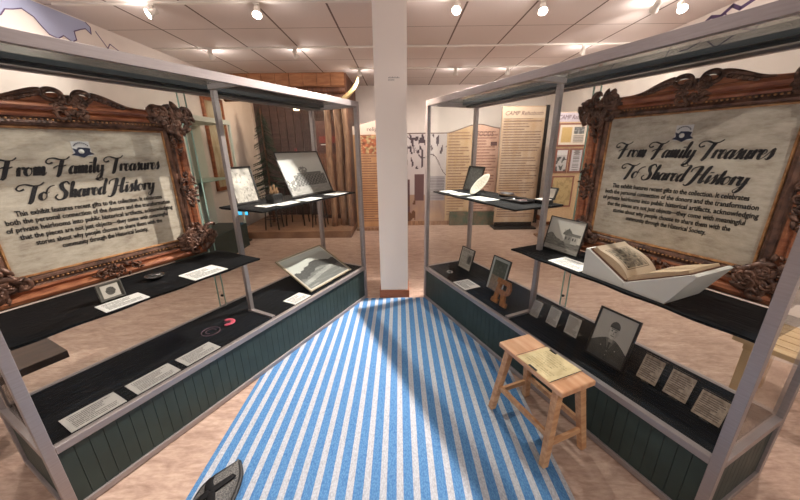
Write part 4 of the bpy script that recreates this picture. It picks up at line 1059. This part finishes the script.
head(-2.08,3.18,-3,2.2,1.9,35,'white track light nearest the left wall on the near track',blend=.9,size=120)
head(-1.19,3.18,-1.0,2.2,.9,60,'bright track light above the left case on the near track',size=105)
head(.505,3.15,-.25,1.15,.0,470,'bright track light just right of the column on the near track',size=98,blend=.75)
head(1.24,3.18,1.0,2.1,.9,60,'bright track light above the right case on the near track',size=105)
head(2.2,3.18,2.5,4.6,1.8,40,'track light right of the bright pair on the near track',size=100)
head(2.42,3.18,2.0,1.8,1.0,9,'bright track light nearest the right wall on the near track',blend=.9,size=120)
head(-2.3,4.45,-2.4,6.0,1.0,22,'track light left on the middle track',size=80,blend=.9)
head(-1.26,4.45,-1.0,6.0,1.0,35,'track light right of the centre left on the middle track',size=90,blend=.9)
head(2.29,4.45,2.5,5.6,1.4,35,'track light right on the middle track',size=100,blend=.9)
head(1.72,5.55,1.9,6.6,1.3,30,'track light right on the far track',size=120,blend=.9)
head(-.60,5.55,-.4,6.4,1.4,30,'track light hanging in front of the far white wall left of the column',size=120,blend=.9)
head(.9,5.55,1.0,6.4,1.3,30,'track light on the far track above the wavy panel',size=120,blend=.9)
for x,tx,lb in ((-2.1,-1.75,'unseen fill spotlight added overhead above the near end of the left case'),(-1.1,-1.6,'unseen fill spotlight added overhead just inside the left case'),(1.1,1.6,'unseen fill spotlight added overhead just inside the right case'),(2.1,1.75,'unseen fill spotlight added overhead above the near end of the right case')):
    head(x,1.4,tx,1.9,.9,34,lb,size=110,blend=.8)  # overhead fill spots, added out of view to light the near case ends
for x,tx,lb in ((-1.3,-1.7,'unseen fill spotlight added behind the camera on the left'),(1.3,1.7,'unseen fill spotlight added behind the camera on the right')):
    head(x,-.6,tx,1.4,.9,50,lb,size=90,blend=.8)  # fill spots added behind the camera to brighten the near objects
# point lamp filling the cabin scene, with a small glowing body behind it
pl=bpy.data.lights.new('cabin_fill','POINT'); 
ln_=thing('hanging_fill_lamp','small lantern hanging from the cabin roof','fill lamp',(-1.85,6.25,2.3)); MB().lathe([(.05,-.12),(.055,-.1),(.055,0),(.02,.03)],16).build('fill_lamp_body',mat('lantern glow',(1,.75,.5,1),.5,emit=3),ln_); MB().tube([(0,0,.03),(0,0,.4)],.004,6).build('hanger',darkwood,ln_)
pl.energy=22; pl.color=(1,.75,.55); pl.shadow_soft_size=.08; lo=bpy.data.objects.new('lamp',pl); COL.objects.link(lo); lo.parent=ln_; lo.location=(0,-.12,0)
# world: soft warm spill from the rest of the gallery behind the camera
w=bpy.data.worlds.new('gallery'); SC.world=w; w.use_nodes=True; w.node_tree.nodes['Background'].inputs[0].default_value=(1,.9,.84,1); w.node_tree.nodes['Background'].inputs[1].default_value=.36
SC.view_settings.view_transform='Standard'; SC.view_settings.look='None'; SC.view_settings.gamma=1; SC.view_settings.use_curve_mapping=False
SC.view_settings.exposure=.6
